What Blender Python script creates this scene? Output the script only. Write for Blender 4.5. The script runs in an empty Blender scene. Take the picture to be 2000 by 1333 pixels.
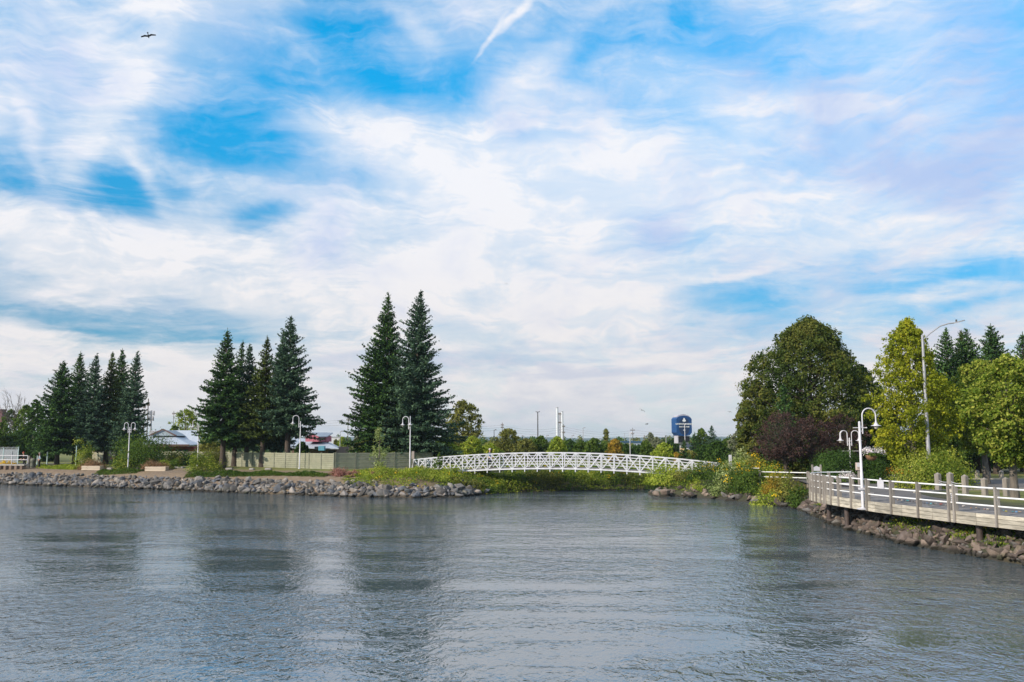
import bpy, bmesh, math, random
import numpy as np
from mathutils import Vector, Matrix, noise as mnoise

R = math.radians
SC = bpy.context.scene
COL = SC.collection
# ------------------------------------------------------------------ camera
FPX, YH, CAMZ = 1750.0, 866.0, 4.5
TILT = math.atan((YH - 666.5) / FPX)
cd = bpy.data.cameras.new('camera')
cam = bpy.data.objects.new('camera', cd)
COL.objects.link(cam)
cam.location = (0, 0, CAMZ)
cam.rotation_euler = (math.pi / 2 + TILT, 0, 0)
cd.sensor_width = 36
cd.lens = FPX / 2000 * 36
cd.clip_start = 0.1
cd.clip_end = 20000
SC.camera = cam


def ray(px, py):
    """direction of a photograph pixel (2000 px wide) in the world"""
    a, b = (px - 1000) / FPX, (666.5 - py) / FPX
    return Vector((a, math.cos(TILT) - b * math.sin(TILT), math.sin(TILT) + b * math.cos(TILT)))


def atz(px, py, z):
    d = ray(px, py)
    s = (z - CAMZ) / d.z
    return Vector((d.x * s, d.y * s, z))


def aty(px, py, Y):
    d = ray(px, py)
    s = Y / d.y
    return Vector((d.x * s, Y, CAMZ + d.z * s))


# ------------------------------------------------------------------ sun, sky
SUN_AZ, SUN_EL = R(-127), R(27)      # azimuth from +Y towards +X
sdir = Vector((math.sin(SUN_AZ) * math.cos(SUN_EL), math.cos(SUN_AZ) * math.cos(SUN_EL), math.sin(SUN_EL)))
sl = bpy.data.lights.new('sun', 'SUN')
sl.energy = 5.0
sl.angle = R(0.7)
sl.color = (1.0, 0.86, 0.70)
sun = bpy.data.objects.new('sun', sl)
COL.objects.link(sun)
sun.rotation_euler = (-sdir).to_track_quat('-Z', 'Y').to_euler()

SC.view_settings.view_transform = 'Standard'
SC.view_settings.look = 'None'
SC.view_settings.exposure = 0.12
SC.view_settings.gamma = 1.0
SC.cycles.max_bounces = 6
SC.cycles.diffuse_bounces = 2
SC.cycles.glossy_bounces = 3
SC.cycles.transmission_bounces = 3
SC.cycles.transparent_max_bounces = 8
SC.cycles.volume_bounces = 0
SC.cycles.caustics_reflective = False
SC.cycles.caustics_refractive = False

world = bpy.data.worlds.new('World')
SC.world = world
world.use_nodes = True
try:
    world.cycles.sampling_method = 'MANUAL'
    world.cycles.sample_map_resolution = 512
except Exception:
    pass


class G:
    """small node-graph writer"""

    def __init__(s, tree):
        s.t, s.n, s.l = tree, tree.nodes, tree.links

    def put(s, node, i, v):
        if v is None:
            return
        if isinstance(v, bpy.types.NodeSocket):
            s.l.new(v, node.inputs[i])
        else:
            node.inputs[i].default_value = v

    def m(s, op, a, b=None, c=None, clamp=False):
        n = s.n.new('ShaderNodeMath')
        n.operation = op
        n.use_clamp = clamp
        for i, v in enumerate((a, b, c)):
            s.put(n, i, v)
        return n.outputs[0]

    def vm(s, op, a, b=None, scale=None):
        n = s.n.new('ShaderNodeVectorMath')
        n.operation = op
        s.put(n, 0, a)
        if b is not None:
            s.put(n, 1, b)
        if scale is not None:
            s.put(n, 3, scale)
        return n.outputs['Value'] if op in ('LENGTH', 'DOT_PRODUCT') else n.outputs[0]

    def xyz(s, x, y, z=0.0):
        n = s.n.new('ShaderNodeCombineXYZ')
        for i, v in enumerate((x, y, z)):
            s.put(n, i, v)
        return n.outputs[0]

    def mapping(s, v, loc=(0, 0, 0), rot=(0, 0, 0), sc=(1, 1, 1), kind='POINT'):
        n = s.n.new('ShaderNodeMapping')
        n.vector_type = kind
        s.put(n, 0, v)
        n.inputs['Location'].default_value = loc
        n.inputs['Rotation'].default_value = rot
        n.inputs['Scale'].default_value = sc
        return n.outputs[0]

    def noise(s, v, scale, detail=4, rough=0.55, dist=0.0, lac=2.0, out=0):
        n = s.n.new('ShaderNodeTexNoise')
        s.put(n, 'Vector', v)
        n.inputs['Scale'].default_value = scale
        n.inputs['Detail'].default_value = detail
        n.inputs['Roughness'].default_value = rough
        n.inputs['Lacunarity'].default_value = lac
        n.inputs['Distortion'].default_value = dist
        return n.outputs[out]

    def rng(s, v, a, b, c=0.0, d=1.0, kind='SMOOTHSTEP'):
        n = s.n.new('ShaderNodeMapRange')
        n.interpolation_type = kind
        s.put(n, 0, v)
        for i, q in enumerate((a, b, c, d)):
            s.put(n, i + 1, q)
        return n.outputs[0]

    def mix(s, f, a, b, blend='MIX'):
        n = s.n.new('ShaderNodeMix')
        n.data_type = 'RGBA'
        n.blend_type = blend
        s.put(n, 0, f)
        for i, v in ((6, a), (7, b)):
            if isinstance(v, tuple) and len(v) == 3:
                v = v + (1.0,)
            s.put(n, i, v)
        return n.outputs[2]


wt = world.node_tree
wt.nodes.clear()
g = G(wt)
SKY_K = 0.1                                     # strength of the Background
geo = g.n.new('ShaderNodeTexCoord')
sep = g.n.new('ShaderNodeSeparateXYZ')
g.l.new(geo.outputs['Generated'], sep.inputs[0])
dx, dy, dz = sep.outputs
az = g.m('ARCTAN2', dx, dy)
el = g.m('ARCSINE', dz)
UV0 = g.xyz(az, el)
# the cloud sheet high above the place
zz = g.m('ADD', g.m('MAXIMUM', dz, 0.0), 0.10)
P = g.xyz(g.m('DIVIDE', dx, zz), g.m('DIVIDE', dy, zz))
w1 = g.noise(P, 0.9, 3, 0.55, out=1)
w2 = g.noise(P, 3.2, 4, 0.6, out=1)
wv = g.vm('ADD', g.vm('SCALE', g.vm('SUBTRACT', w1, (.5, .5, .5)), scale=0.075),
          g.vm('SCALE', g.vm('SUBTRACT', w2, (.5, .5, .5)), scale=0.035))
UV = g.vm('ADD', UV0, wv)


def angs(px, py):
    d = ray(px, py).normalized()
    return math.atan2(d.x, d.y), math.asin(d.z)


def blob(px, py, a, b, rot, w, uv=None):
    """smooth patch of cloud (w > 0) or gap (w < 0) at one place of the sky; a, b in picture px, rot clockwise degrees"""
    u, v = angs(px, py)
    k = 1.0 / FPX * math.cos(u) ** 1.0
    s = g.mapping(UV if uv is None else uv, (u, v, 0), (0, 0, R(-rot)), (a * k, b * k, 1), 'TEXTURE')
    ln = g.vm('LENGTH', g.vm('MULTIPLY', s, (1, 1, 0)))
    return g.rng(ln, 0.0, 1.0, w, 0.0)


def total(lst):
    s = lst[0]
    for x in lst[1:]:
        s = g.m('ADD', s, x)
    return s


cover_blobs = [
    # gaps of blue
    blob(430, 250, 260, 170, -25, -1.0), blob(530, 310, 210, 80, 12, -.55), blob(680, 60, 170, 230, -25, -.95), blob(870, 150, 240, 120, -10, -.8), blob(800, 20, 160, 60, -10, -.45),
    blob(245, 375, 150, 80, 12, -1.0), blob(45, 300, 130, 110, 0, -.42), blob(60, 350, 170, 36, 6, -.3), blob(525, 424, 120, 34, 3, -.9),
    blob(165, 618, 380, 46, 4, -.8), blob(420, 648, 130, 18, 6, -.3), blob(1900, 522, 420, 46, 0, -1.1), blob(1420, 592, 250, 70, -6, -1.0), blob(1620, 500, 320, 30, -12, -.42), blob(1820, 600, 340, 40, 0, -.42),
    blob(1180, 70, 260, 130, 10, -.62), blob(1350, 40, 300, 110, 30, -.55), blob(1600, 90, 420, 110, 18, -.35), blob(1950, 20, 180, 130, 0, -.5), blob(1240, 215, 210, 70, 15, -.25), blob(20, 30, 160, 130, 0, -.45), blob(60, 320, 190, 60, 10, -.4), blob(560, 150, 180, 120, -30, -.35),
    blob(1000, 760, 2200, 110, 0, .5), blob(1000, 800, 1500, 110, 0, .55), blob(1000, 850, 1800, 60, 0, .5), blob(520, 60, 150, 90, -30, -.2), blob(700, 440, 200, 50, 0, -.1),
    # thick cloud
    blob(930, 370, 520, 170, 22, .62), blob(640, 520, 560, 130, 0, .5), blob(240, 170, 330, 70, -62, .55), blob(100, 465, 300, 70, 14, .95), blob(1250, 330, 520, 130, 20, .4), blob(1100, 560, 520, 110, 5, .4),
    blob(1050, 640, 560, 100, 0, .6), blob(500, 690, 700, 50, 0, .3), blob(1010, 18, 80, 13, -36, .95), blob(958, 62, 80, 9, -50, .7), blob(1080, 110, 220, 60, -38, .45), blob(800, 38, 90, 26, 25, .5), blob(1700, 260, 420, 160, 15, .4), blob(1750, 440, 420, 55, -12, .45), blob(1650, 700, 520, 70, 0, .22),
    blob(300, 350, 130, 24, 50, .5), blob(215, 420, 90, 22, 55, .5), blob(60, 255, 130, 26, 62, .4), blob(350, 560, 400, 60, 2, .3), blob(150, 690, 400, 40, 2, .3), blob(1400, 540, 240, 26, -14, .45),
]
base = total(cover_blobs)
pw = g.vm('ADD', P, g.vm('SCALE', g.vm('SUBTRACT', g.noise(P, 0.8, 2, 0.5, out=1), (.5, .5, .5)), scale=1.1))
pw = g.vm('ADD', pw, g.vm('SCALE', g.vm('SUBTRACT', g.noise(P, 3.0, 3, 0.55, out=1), (.5, .5, .5)), scale=0.22))
fib = g.noise(g.mapping(pw, (0, 0, 0), (0, 0, R(-38)), (1.9, 0.75, 1)), 1.3, 7, 0.60, 0.4)
fine = g.noise(g.mapping(pw, (3, 1, 0), (0, 0, R(28)), (1.0, 2.4, 1)), 3.0, 6, 0.62, 0.5)
ripple = g.noise(g.mapping(pw, (7, 4, 0), (0, 0, R(8)), (2.0, 7.0, 1)), 2.6, 3, 0.55, 0.5)
rmask = total([blob(230, 200, 420, 130, -62, 1.0), blob(620, 300, 330, 120, 15, .7), blob(300, 380, 260, 90, 20, .6)])
d = g.m('ADD', base, 0.30)
d = g.m('MULTIPLY_ADD', g.m('SUBTRACT', fib, 0.5), 1.5, d)
d = g.m('MULTIPLY_ADD', g.m('SUBTRACT', fine, 0.5), 1.05, d)
d = g.m('MULTIPLY_ADD', g.m('MULTIPLY', g.m('SUBTRACT', ripple, 0.5), rmask), 1.1, d)
cov = g.rng(d, -0.90, 1.04)
# thin feathers of ice cloud across the gaps too
UW = g.vm('ADD', UV0, g.vm('SCALE', g.vm('SUBTRACT', g.noise(UV0, 5.0, 4, 0.6, out=1), (.5, .5, .5)), scale=0.10))
f1 = g.noise(g.mapping(UW, (0, 0, 0), (0, 0, R(17)), (5.0, 26.0, 1)), 1.0, 7, 0.62, 0.7)
f2 = g.noise(g.mapping(UW, (2, 5, 0), (0, 0, R(-28)), (5.5, 17.0, 1)), 1.0, 7, 0.62, 0.7)
f3 = g.noise(g.mapping(UW, (4, 1, 0)), 13.0, 7, 0.66, 0.3)
fea = g.m('ADD', g.m('MULTIPLY', f1, .42), g.m('ADD', g.m('MULTIPLY', f2, .26), g.m('MULTIPLY', f3, .32)))
veil = g.rng(fea, 0.42, 0.63, 0.0, 0.92)
cov = g.m('ADD', g.m('MULTIPLY', cov, 0.74), g.m('MULTIPLY', veil, g.m('MULTIPLY_ADD', cov, .22, .34)), clamp=True)
cov = g.rng(cov, 0.03, 0.93, 0.0, 1.0, 'LINEAR')

# colour of the cloud: bright where thick, lilac grey where thin or shaded, warmer low down
shade_n = g.noise(g.mapping(P, (11, 5, 0), (0, 0, R(-30)), (1.4, 0.6, 1)), 1.3, 6, 0.6, 0.5)
sh_blobs = total([blob(1750, 330, 480, 120, 14, .8), blob(1950, 150, 260, 330, 0, .7), blob(1600, 650, 520, 70, 0, .5), blob(1050, 712, 480, 38, 1, .85), blob(640, 700, 300, 40, 0, .55),
                  blob(1500, 150, 420, 150, 20, .45), blob(470, 120, 200, 180, 30, .4), blob(60, 130, 220, 120, 0, .35), blob(1000, 800, 1200, 70, 0, .35), blob(1200, 420, 420, 40, 18, .4),
                  blob(950, 360, 420, 120, 20, -.6), blob(100, 450, 320, 80, 10, -.7), blob(500, 560, 600, 100, 0, -.35), blob(1780, 430, 400, 40, -10, -.3), blob(60, 720, 260, 30, 0, .4)])
shf = g.rng(g.m('MULTIPLY_ADD', g.m('SUBTRACT', shade_n, .5), 2.2, g.m('MULTIPLY_ADD', g.m('SUBTRACT', f3, .5), 1.3, g.m('ADD', sh_blobs, 0.24))), 0.0, 1.25)
K = 1.0 / SKY_K
bright = g.mix(g.rng(el, 0.02, 0.32), (.83 * K, .785 * K, .77 * K), (.85 * K, .86 * K, .905 * K))
dull = g.mix(g.rng(el, 0.0, 0.30), (.63 * K, .63 * K, .68 * K), (.43 * K, .56 * K, .84 * K))
cloudc = g.mix(shf, bright, dull)
sky = g.n.new('ShaderNodeTexSky')
sky.sky_type = 'NISHITA'
sky.sun_disc = False
sky.sun_elevation = SUN_EL
sky.sun_rotation = SUN_AZ
sky.altitude = 200
sky.air_density = 1.0
sky.dust_density = 0.4
sky.ozone_density = 2.0
tint = g.mix(g.rng(el, 0.08, 0.46), (0.22, 0.72, 0.98), (0.0, 1.90, 2.40))
blue = g.mix(1.0, sky.outputs[0], tint, 'MULTIPLY')
col = g.mix(cov, blue, cloudc)
bg = g.n.new('ShaderNodeBackground')
bg.inputs[1].default_value = SKY_K
g.l.new(col, bg.inputs[0])
wo = g.n.new('ShaderNodeOutputWorld')
g.l.new(bg.outputs[0], wo.inputs[0])

# ------------------------------------------------------------------ helpers: objects
def tag(o, label=None, cat=None, group=None, kind=None):
    if label:
        o['label'] = label
    if cat:
        o['category'] = cat
    if group:
        o['group'] = group
    if kind:
        o['kind'] = kind
    return o


def empty(name, loc, rz=0.0):
    o = bpy.data.objects.new(name, None)
    COL.objects.link(o)
    o.location = loc
    o.rotation_euler = (0, 0, rz)
    o.empty_display_size = 0.1
    return o


def link(name, me, parent=None, loc=None):
    o = bpy.data.objects.new(name, me)
    COL.objects.link(o)
    if parent:
        o.parent = parent
    if loc is not None:
        o.location = loc
    return o


def copy_tree(o, parent=None):
    c = o.copy()
    COL.objects.link(c)
    c.parent = parent
    for ch in [q for q in KIDS.get(o.name, [])]:
        copy_tree(ch, c)
    return c


KIDS = {}


def index_kids():
    KIDS.clear()
    for o in COL.objects:
        if o.parent:
            KIDS.setdefault(o.parent.name, []).append(o)


class MB:
    """collects simple solids and makes one mesh of them"""

    def __init__(s):
        s.v, s.f, s.mi = [], [], []
        s.smooth = []

    def add(s, vs, fs, mi=0, sm=False):
        k = len(s.v)
        s.v += [tuple(v) for v in vs]
        s.f += [tuple(i + k for i in f) for f in fs]
        s.mi += [mi] * len(fs)
        s.smooth += [sm] * len(fs)

    def box(s, c, size, rz=0.0, mi=0, M=None, bev=0.0):
        x, y, z = (q / 2 for q in size)
        if bev > 0:
            b = min(bev, x * .9, y * .9, z * .9)
            P_ = []
            for sx in (-1, 1):
                for sy in (-1, 1):
                    for sz in (-1, 1):
                        P_ += [(sx * (x - b), sy * (y - b), sz * z), (sx * (x - b), sy * y, sz * (z - b)), (sx * x, sy * (y - b), sz * (z - b))]
            bm = bmesh.new()
            for p in P_:
                bm.verts.new(p)
            bmesh.ops.convex_hull(bm, input=bm.verts)
            bmesh.ops.dissolve_limit(bm, angle_limit=0.01, verts=bm.verts, edges=bm.edges)
            bm.verts.index_update()
            vs = [v.co.copy() for v in bm.verts]
            fs = [[v.index for v in f.verts] for f in bm.faces]
            bm.free()
        else:
            vs = [Vector((a * x, b * y, c_ * z)) for a in (-1, 1) for b in (-1, 1) for c_ in (-1, 1)]
            fs = [(0, 1, 3, 2), (4, 6, 7, 5), (0, 4, 5, 1), (2, 3, 7, 6), (0, 2, 6, 4), (1, 5, 7, 3)]
        if M is None:
            M = Matrix.Rotation(rz, 3, 'Z')
        c = Vector(c)
        s.add([M @ v + c for v in vs], fs, mi)

    def bar(s, a, b, w, h=None, mi=0, up=(0, 0, 1)):
        """rectangular bar from a to b: w across, h upwards"""
        a, b = Vector(a), Vector(b)
        d = b - a
        h = w if h is None else h
        L = d.length
        d.normalize()
        u = Vector(up)
        if abs(d.dot(u)) > 0.99:
            u = Vector((0, 1, 0))
        x = d.cross(u).normalized()
        z = x.cross(d).normalized()
        M = Matrix((x, d, z)).transposed()
        s.box((a + b) / 2, (w, L, h), M=M, mi=mi)

    def tube(s, pts, rad, n=8, mi=0, caps=True, sm=True):
        pts = [Vector(p) for p in pts]
        m = len(pts)
        if not hasattr(rad, '__len__'):
            rad = [rad] * m
        vs, fs = [], []
        ref = None
        for i, p in enumerate(pts):
            d = (pts[min(i + 1, m - 1)] - pts[max(i - 1, 0)]).normalized()
            if ref is None:
                ref = d.orthogonal().normalized()
            x = (ref - d * ref.dot(d))
            x = x.normalized() if x.length > 1e-6 else d.orthogonal().normalized()
            ref = x
            y = d.cross(x)
            for k in range(n):
                t = 2 * math.pi * k / n
                vs.append(p + (x * math.cos(t) + y * math.sin(t)) * rad[i])
        for i in range(m - 1):
            for k in range(n):
                k2 = (k + 1) % n
                fs.append((i * n + k, i * n + k2, (i + 1) * n + k2, (i + 1) * n + k))
        s.add(vs, fs, mi, sm)
        if caps:
            s.add(vs[:n], [tuple(range(n))[::-1]], mi)
            s.add(vs[-n:], [tuple(range(n))], mi)

    def lathe(s, prof, c=(0, 0, 0), n=16, mi=0, sm=True):
        c = Vector(c)
        vs, fs = [], []
        for r, z in prof:
            for k in range(n):
                t = 2 * math.pi * k / n
                vs.append(c + Vector((r * math.cos(t), r * math.sin(t), z)))
        for i in range(len(prof) - 1):
            for k in range(n):
                k2 = (k + 1) % n
                fs.append((i * n + k, i * n + k2, (i + 1) * n + k2, (i + 1) * n + k))
        s.add(vs, fs, mi, sm)
        s.add(vs[:n], [tuple(range(n))[::-1]], mi)
        s.add(vs[-n:], [tuple(range(n))], mi)

    def prism(s, poly, a, b, axis='z', mi=0):
        """poly: 2D outline; extruded from a to b along axis"""
        def P_(p, q):
            return {'z': (p[0], p[1], q), 'y': (p[0], q, p[1]), 'x': (q, p[0], p[1])}[axis]
        n = len(poly)
        vs = [P_(p, a) for p in poly] + [P_(p, b) for p in poly]
        fs = [tuple(range(n))[::-1], tuple(range(n, 2 * n))] + [(i, (i + 1) % n, n + (i + 1) % n, n + i) for i in range(n)]
        s.add(vs, fs, mi)

    def mesh(s, name, mats):
        me = bpy.data.meshes.new(name)
        me.from_pydata([tuple(v) for v in s.v], [], s.f)
        mats = mats if isinstance(mats, (list, tuple)) else [mats]
        for m in mats:
            me.materials.append(m)
        me.polygons.foreach_set('material_index', s.mi)
        me.polygons.foreach_set('use_smooth', s.smooth)
        bm = bmesh.new()
        bm.from_mesh(me)
        bmesh.ops.recalc_face_normals(bm, faces=bm.faces)
        bm.to_mesh(me)
        bm.free()
        me.update()
        return me

    def build(s, name, mats, parent=None, loc=None):
        return link(name, s.mesh(name, mats), parent, loc)


# ------------------------------------------------------------------ materials
def mat(name, c1, c2=None, rough=0.75, scale=2.0, bump=0.0, bscale=None, isl=0.0, objr=0.0, metal=0.0, stretch=(1, 1, 1), spec=0.5, det=5, amt=1.0, wet=False, rust=0.0):
    m = bpy.data.materials.new(name)
    m.use_nodes = True
    t = m.node_tree
    q = G(t)
    bs = t.nodes['Principled BSDF']
    pos = q.n.new('ShaderNodeTexCoord').outputs['Object']
    v = q.mapping(pos, sc=stretch)
    c2 = c2 or tuple(x * 0.7 for x in c1)
    nz = q.noise(v, scale, det, 0.6)
    col = q.mix(q.rng(nz, 0.5 - .22 * amt, 0.5 + .22 * amt), c1, c2)
    if isl or objr:
        gi = q.n.new('ShaderNodeNewGeometry').outputs['Random Per Island']
        oi = q.n.new('ShaderNodeObjectInfo').outputs['Random']
        rr = q.m('FRACT', q.m('ADD', gi, oi)) if (isl and objr) else (gi if isl else oi)
        a = max(isl, objr)
        col = q.mix(1.0, col, q.mix(rr, (1 - a,) * 3, (1 + a,) * 3), 'MULTIPLY')
    if wet:      # water line: damp and algae-dark up to a hand's width above the river
        wp = q.n.new('ShaderNodeNewGeometry').outputs['Position']
        sx = q.n.new('ShaderNodeSeparateXYZ')
        q.l.new(wp, sx.inputs[0])
        wz = q.m('ADD', sx.outputs[2], q.m('MULTIPLY', q.m('SUBTRACT', q.noise(wp, 1.6, 4), .5), .25))
        col = q.mix(q.rng(wz, .10, .26, 1, 0), col, (.022, .020, .015))
        col = q.mix(q.m('MULTIPLY', q.rng(q.noise(wp, 1.1, 5, .65), .55, .68), .45), col, (.075, .082, .035))
    if rust:
        rn = q.noise(pos, 3.0, 6, .7)
        col = q.mix(q.m('MULTIPLY', q.rng(rn, .60, .70), rust), col, (.22, .10, .05))
    q.l.new(col, bs.inputs['Base Color'])
    bs.inputs['Roughness'].default_value = rough
    bs.inputs['Metallic'].default_value = metal
    bs.inputs['Specular IOR Level'].default_value = spec
    if bump:
        b = q.n.new('ShaderNodeBump')
        b.inputs['Strength'].default_value = min(1.0, bump)
        b.inputs['Distance'].default_value = 0.05
        q.l.new(q.noise(v, bscale or scale * 4, 6, 0.65), b.inputs['Height'])
        q.l.new(b.outputs[0], bs.inputs['Normal'])
    return m


def leafmat(name, cols, trans=0.30, spec=0.25, blotch=0.35, rough=0.6, nscale=0.45):
    """cols: three leaf colours; every leaf takes its own mix, and neighbouring shoots share a tint"""
    m = bpy.data.materials.new(name)
    m.use_nodes = True
    t = m.node_tree
    q = G(t)
    bs = t.nodes['Principled BSDF']
    gi = q.n.new('ShaderNodeNewGeometry')
    r = gi.outputs['Random Per Island']
    nz = q.noise(gi.outputs['Position'], nscale, 3, 0.6)
    f = q.m('ADD', q.m('MULTIPLY', r, 1 - blotch), q.m('MULTIPLY', q.rng(nz, .3, .7, 0, 1), blotch))
    c = q.mix(q.rng(f, 0.5, 1.0, kind='LINEAR'), q.mix(q.rng(f, 0.0, 0.5, kind='LINEAR'), cols[0], cols[1]), cols[2])
    q.l.new(c, bs.inputs['Base Color'])
    bs.inputs['Roughness'].default_value = .75
    bs.inputs['Specular IOR Level'].default_value = spec * .45
    tr = q.n.new('ShaderNodeBsdfTranslucent')
    q.l.new(q.mix(1.0, c, (1.25, 1.3, 0.6), 'MULTIPLY'), tr.inputs[0])
    mx = q.n.new('ShaderNodeMixShader')
    mx.inputs[0].default_value = trans
    q.l.new(bs.outputs[0], mx.inputs[1])
    q.l.new(tr.outputs[0], mx.inputs[2])
    q.l.new(mx.outputs[0], t.nodes['Material Output'].inputs[0])
    return m


M = {}
M['bark'] = mat('bark', (.085, .065, .052), (.04, .031, .026), .9, 6, .8, 20, stretch=(1, 1, .25))
M['bark_grey'] = mat('bark_grey', (.16, .14, .12), (.08, .07, .06), .9, 6, .8, 20, stretch=(1, 1, .25))
M['white_paint'] = mat('white_paint', (.58, .58, .63), (.50, .50, .55), .38, 3, spec=.5, objr=.02)
M['bridge_paint'] = mat('bridge_paint', (.68, .70, .76), (.52, .54, .58), .5, 2.5, .1, rust=.6)
M['pale_teal'] = mat('pale_teal', (.50, .66, .66), (.42, .56, .57), .5, 2)
M['galv'] = mat('galvanised', (.38, .39, .43), (.31, .32, .36), .5, 4, metal=.3)
M['dark_metal'] = mat('dark_metal', (.06, .06, .07), (.04, .04, .045), .5, 4)
M['pole_wood'] = mat('pole_wood', (.17, .14, .12), (.10, .085, .07), .9, 4, .4, stretch=(1, 1, .2))
M['stack_pale'] = mat('stack_pale', (.62, .66, .72), (.52, .56, .62), .6, .4)
M['post_wood'] = mat('post_wood', (.31, .285, .26), (.18, .165, .15), .9, 5, .6, 22, stretch=(1.6, 1.6, .22), objr=.18)
M['fascia_wood'] = mat('fascia_wood', (.54, .50, .42), (.29, .27, .225), .85, 3.0, .5, 14, stretch=(.5, .5, 3.0), isl=.26)
M['deck_wood'] = mat('deck_wood', (.225, .215, .215), (.15, .142, .142), .9, 4, .4, 16, isl=.22)
M['pile'] = mat('pile_steel', (.075, .055, .05), (.04, .03, .028), .7, 3, .4)
M['rail'] = mat('rail_paint', (.84, .85, .86), (.76, .77, .79), .3, 5, spec=.6)
M['asphalt'] = mat('asphalt', (.135, .13, .135), (.09, .088, .09), .95, .8, .25, 30)
M['kerb'] = mat('kerb', (.36, .34, .31), (.25, .24, .22), .9, 4, .3)
M['rock_grey'] = mat('rock_grey', (.185, .176, .168), (.078, .074, .072), .92, 2.4, .9, 11, isl=.45, objr=.45, wet=True)
M['rock_blue'] = mat('rock_blue', (.115, .126, .148), (.058, .064, .078), .9, 2.4, .9, 11, isl=.4, objr=.4, wet=True)
M['rock_pale'] = mat('rock_pale', (.29, .262, .24), (.17, .15, .135), .9, 2.4, .9, 11, isl=.3, objr=.3, wet=True)
M['rock_brown'] = mat('rock_brown', (.150, .118, .104), (.066, .052, .046), .92, 3, .9, 13, isl=.42, objr=.42, wet=True)
M['rock_tan'] = mat('rock_tan', (.23, .185, .155), (.14, .105, .085), .92, 3, .9, 13, isl=.35, objr=.35, wet=True)
M['needles_green'] = leafmat('needles_green', [(0.012, 0.034, 0.010), (0.037, 0.085, 0.025), (0.131, 0.239, 0.058)], .10, .2, .3)
M['needles_blue'] = leafmat('needles_blue', [(0.015, 0.038, 0.022), (0.050, 0.098, 0.059), (0.160, 0.254, 0.152)], .10, .25, .3)
M['needles_olive'] = leafmat('needles_olive', [(0.020, 0.036, 0.010), (0.060, 0.088, 0.022), (0.174, 0.225, 0.051)], .12, .2, .3)
M['leaf_linden'] = leafmat('leaf_linden', [(.020, .046, .009), (.066, .098, .018), (.175, .170, .034)], .25, .3, .62, nscale=.30)
M['leaf_yellow'] = leafmat('leaf_yellow', [(0.085, 0.125, 0.010), (0.220, 0.259, 0.018), (0.483, 0.460, 0.040)], .34, .25, .4)
M['leaf_bright'] = leafmat('leaf_bright', [(.045, .095, .012), (.165, .230, .024), (.50, .50, .11)], .34, .3, .3)
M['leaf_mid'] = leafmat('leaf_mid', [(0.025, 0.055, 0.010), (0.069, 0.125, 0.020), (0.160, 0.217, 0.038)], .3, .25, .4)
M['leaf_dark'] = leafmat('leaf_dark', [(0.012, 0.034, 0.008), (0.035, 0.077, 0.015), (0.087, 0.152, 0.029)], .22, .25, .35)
M['leaf_olive'] = leafmat('leaf_olive', [(0.060, 0.075, 0.018), (0.144, 0.156, 0.035), (0.275, 0.268, 0.072)], .28, .25, .4)
M['leaf_lime'] = leafmat('leaf_lime', [(0.110, 0.175, 0.022), (0.253, 0.333, 0.041), (0.480, 0.507, 0.087)], .34, .2, .4)
M['leaf_purple'] = leafmat('leaf_purple', [(.028, .015, .015), (.055, .031, .029), (.115, .072, .062)], .15, .3, .4)
M['leaf_orange'] = leafmat('leaf_orange', [(.12, .13, .02), (.28, .20, .03), (.46, .27, .04)], .3, .2, .5)
M['leaf_pale'] = leafmat('leaf_pale', [(.14, .20, .06), (.26, .32, .12), (.50, .55, .30)], .3, .3, .4)
M['leaf_grey'] = leafmat('leaf_grey', [(.10, .12, .07), (.17, .19, .12), (.28, .28, .20)], .2, .3, .4)
M['leaf_brown'] = leafmat('leaf_brown', [(.10, .065, .035), (.22, .13, .075), (.34, .20, .12)], .15, .2, .4)
M['leaf_pink'] = leafmat('leaf_pink', [(.16, .07, .06), (.30, .14, .12), (.42, .24, .18)], .15, .2, .4)
M['flower_yellow'] = leafmat('flower_yellow', [(.50, .30, .01), (.72, .46, .02), (.85, .62, .05)], .2, .1, .3)
M['flower_orange'] = leafmat('flower_orange', [(.65, .16, .01), (.80, .28, .02), (.85, .45, .05)], .2, .1, .3)
M['flower_white'] = leafmat('flower_white', [(.50, .40, .50), (.72, .66, .72), (.85, .82, .82)], .2, .1, .3)


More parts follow.
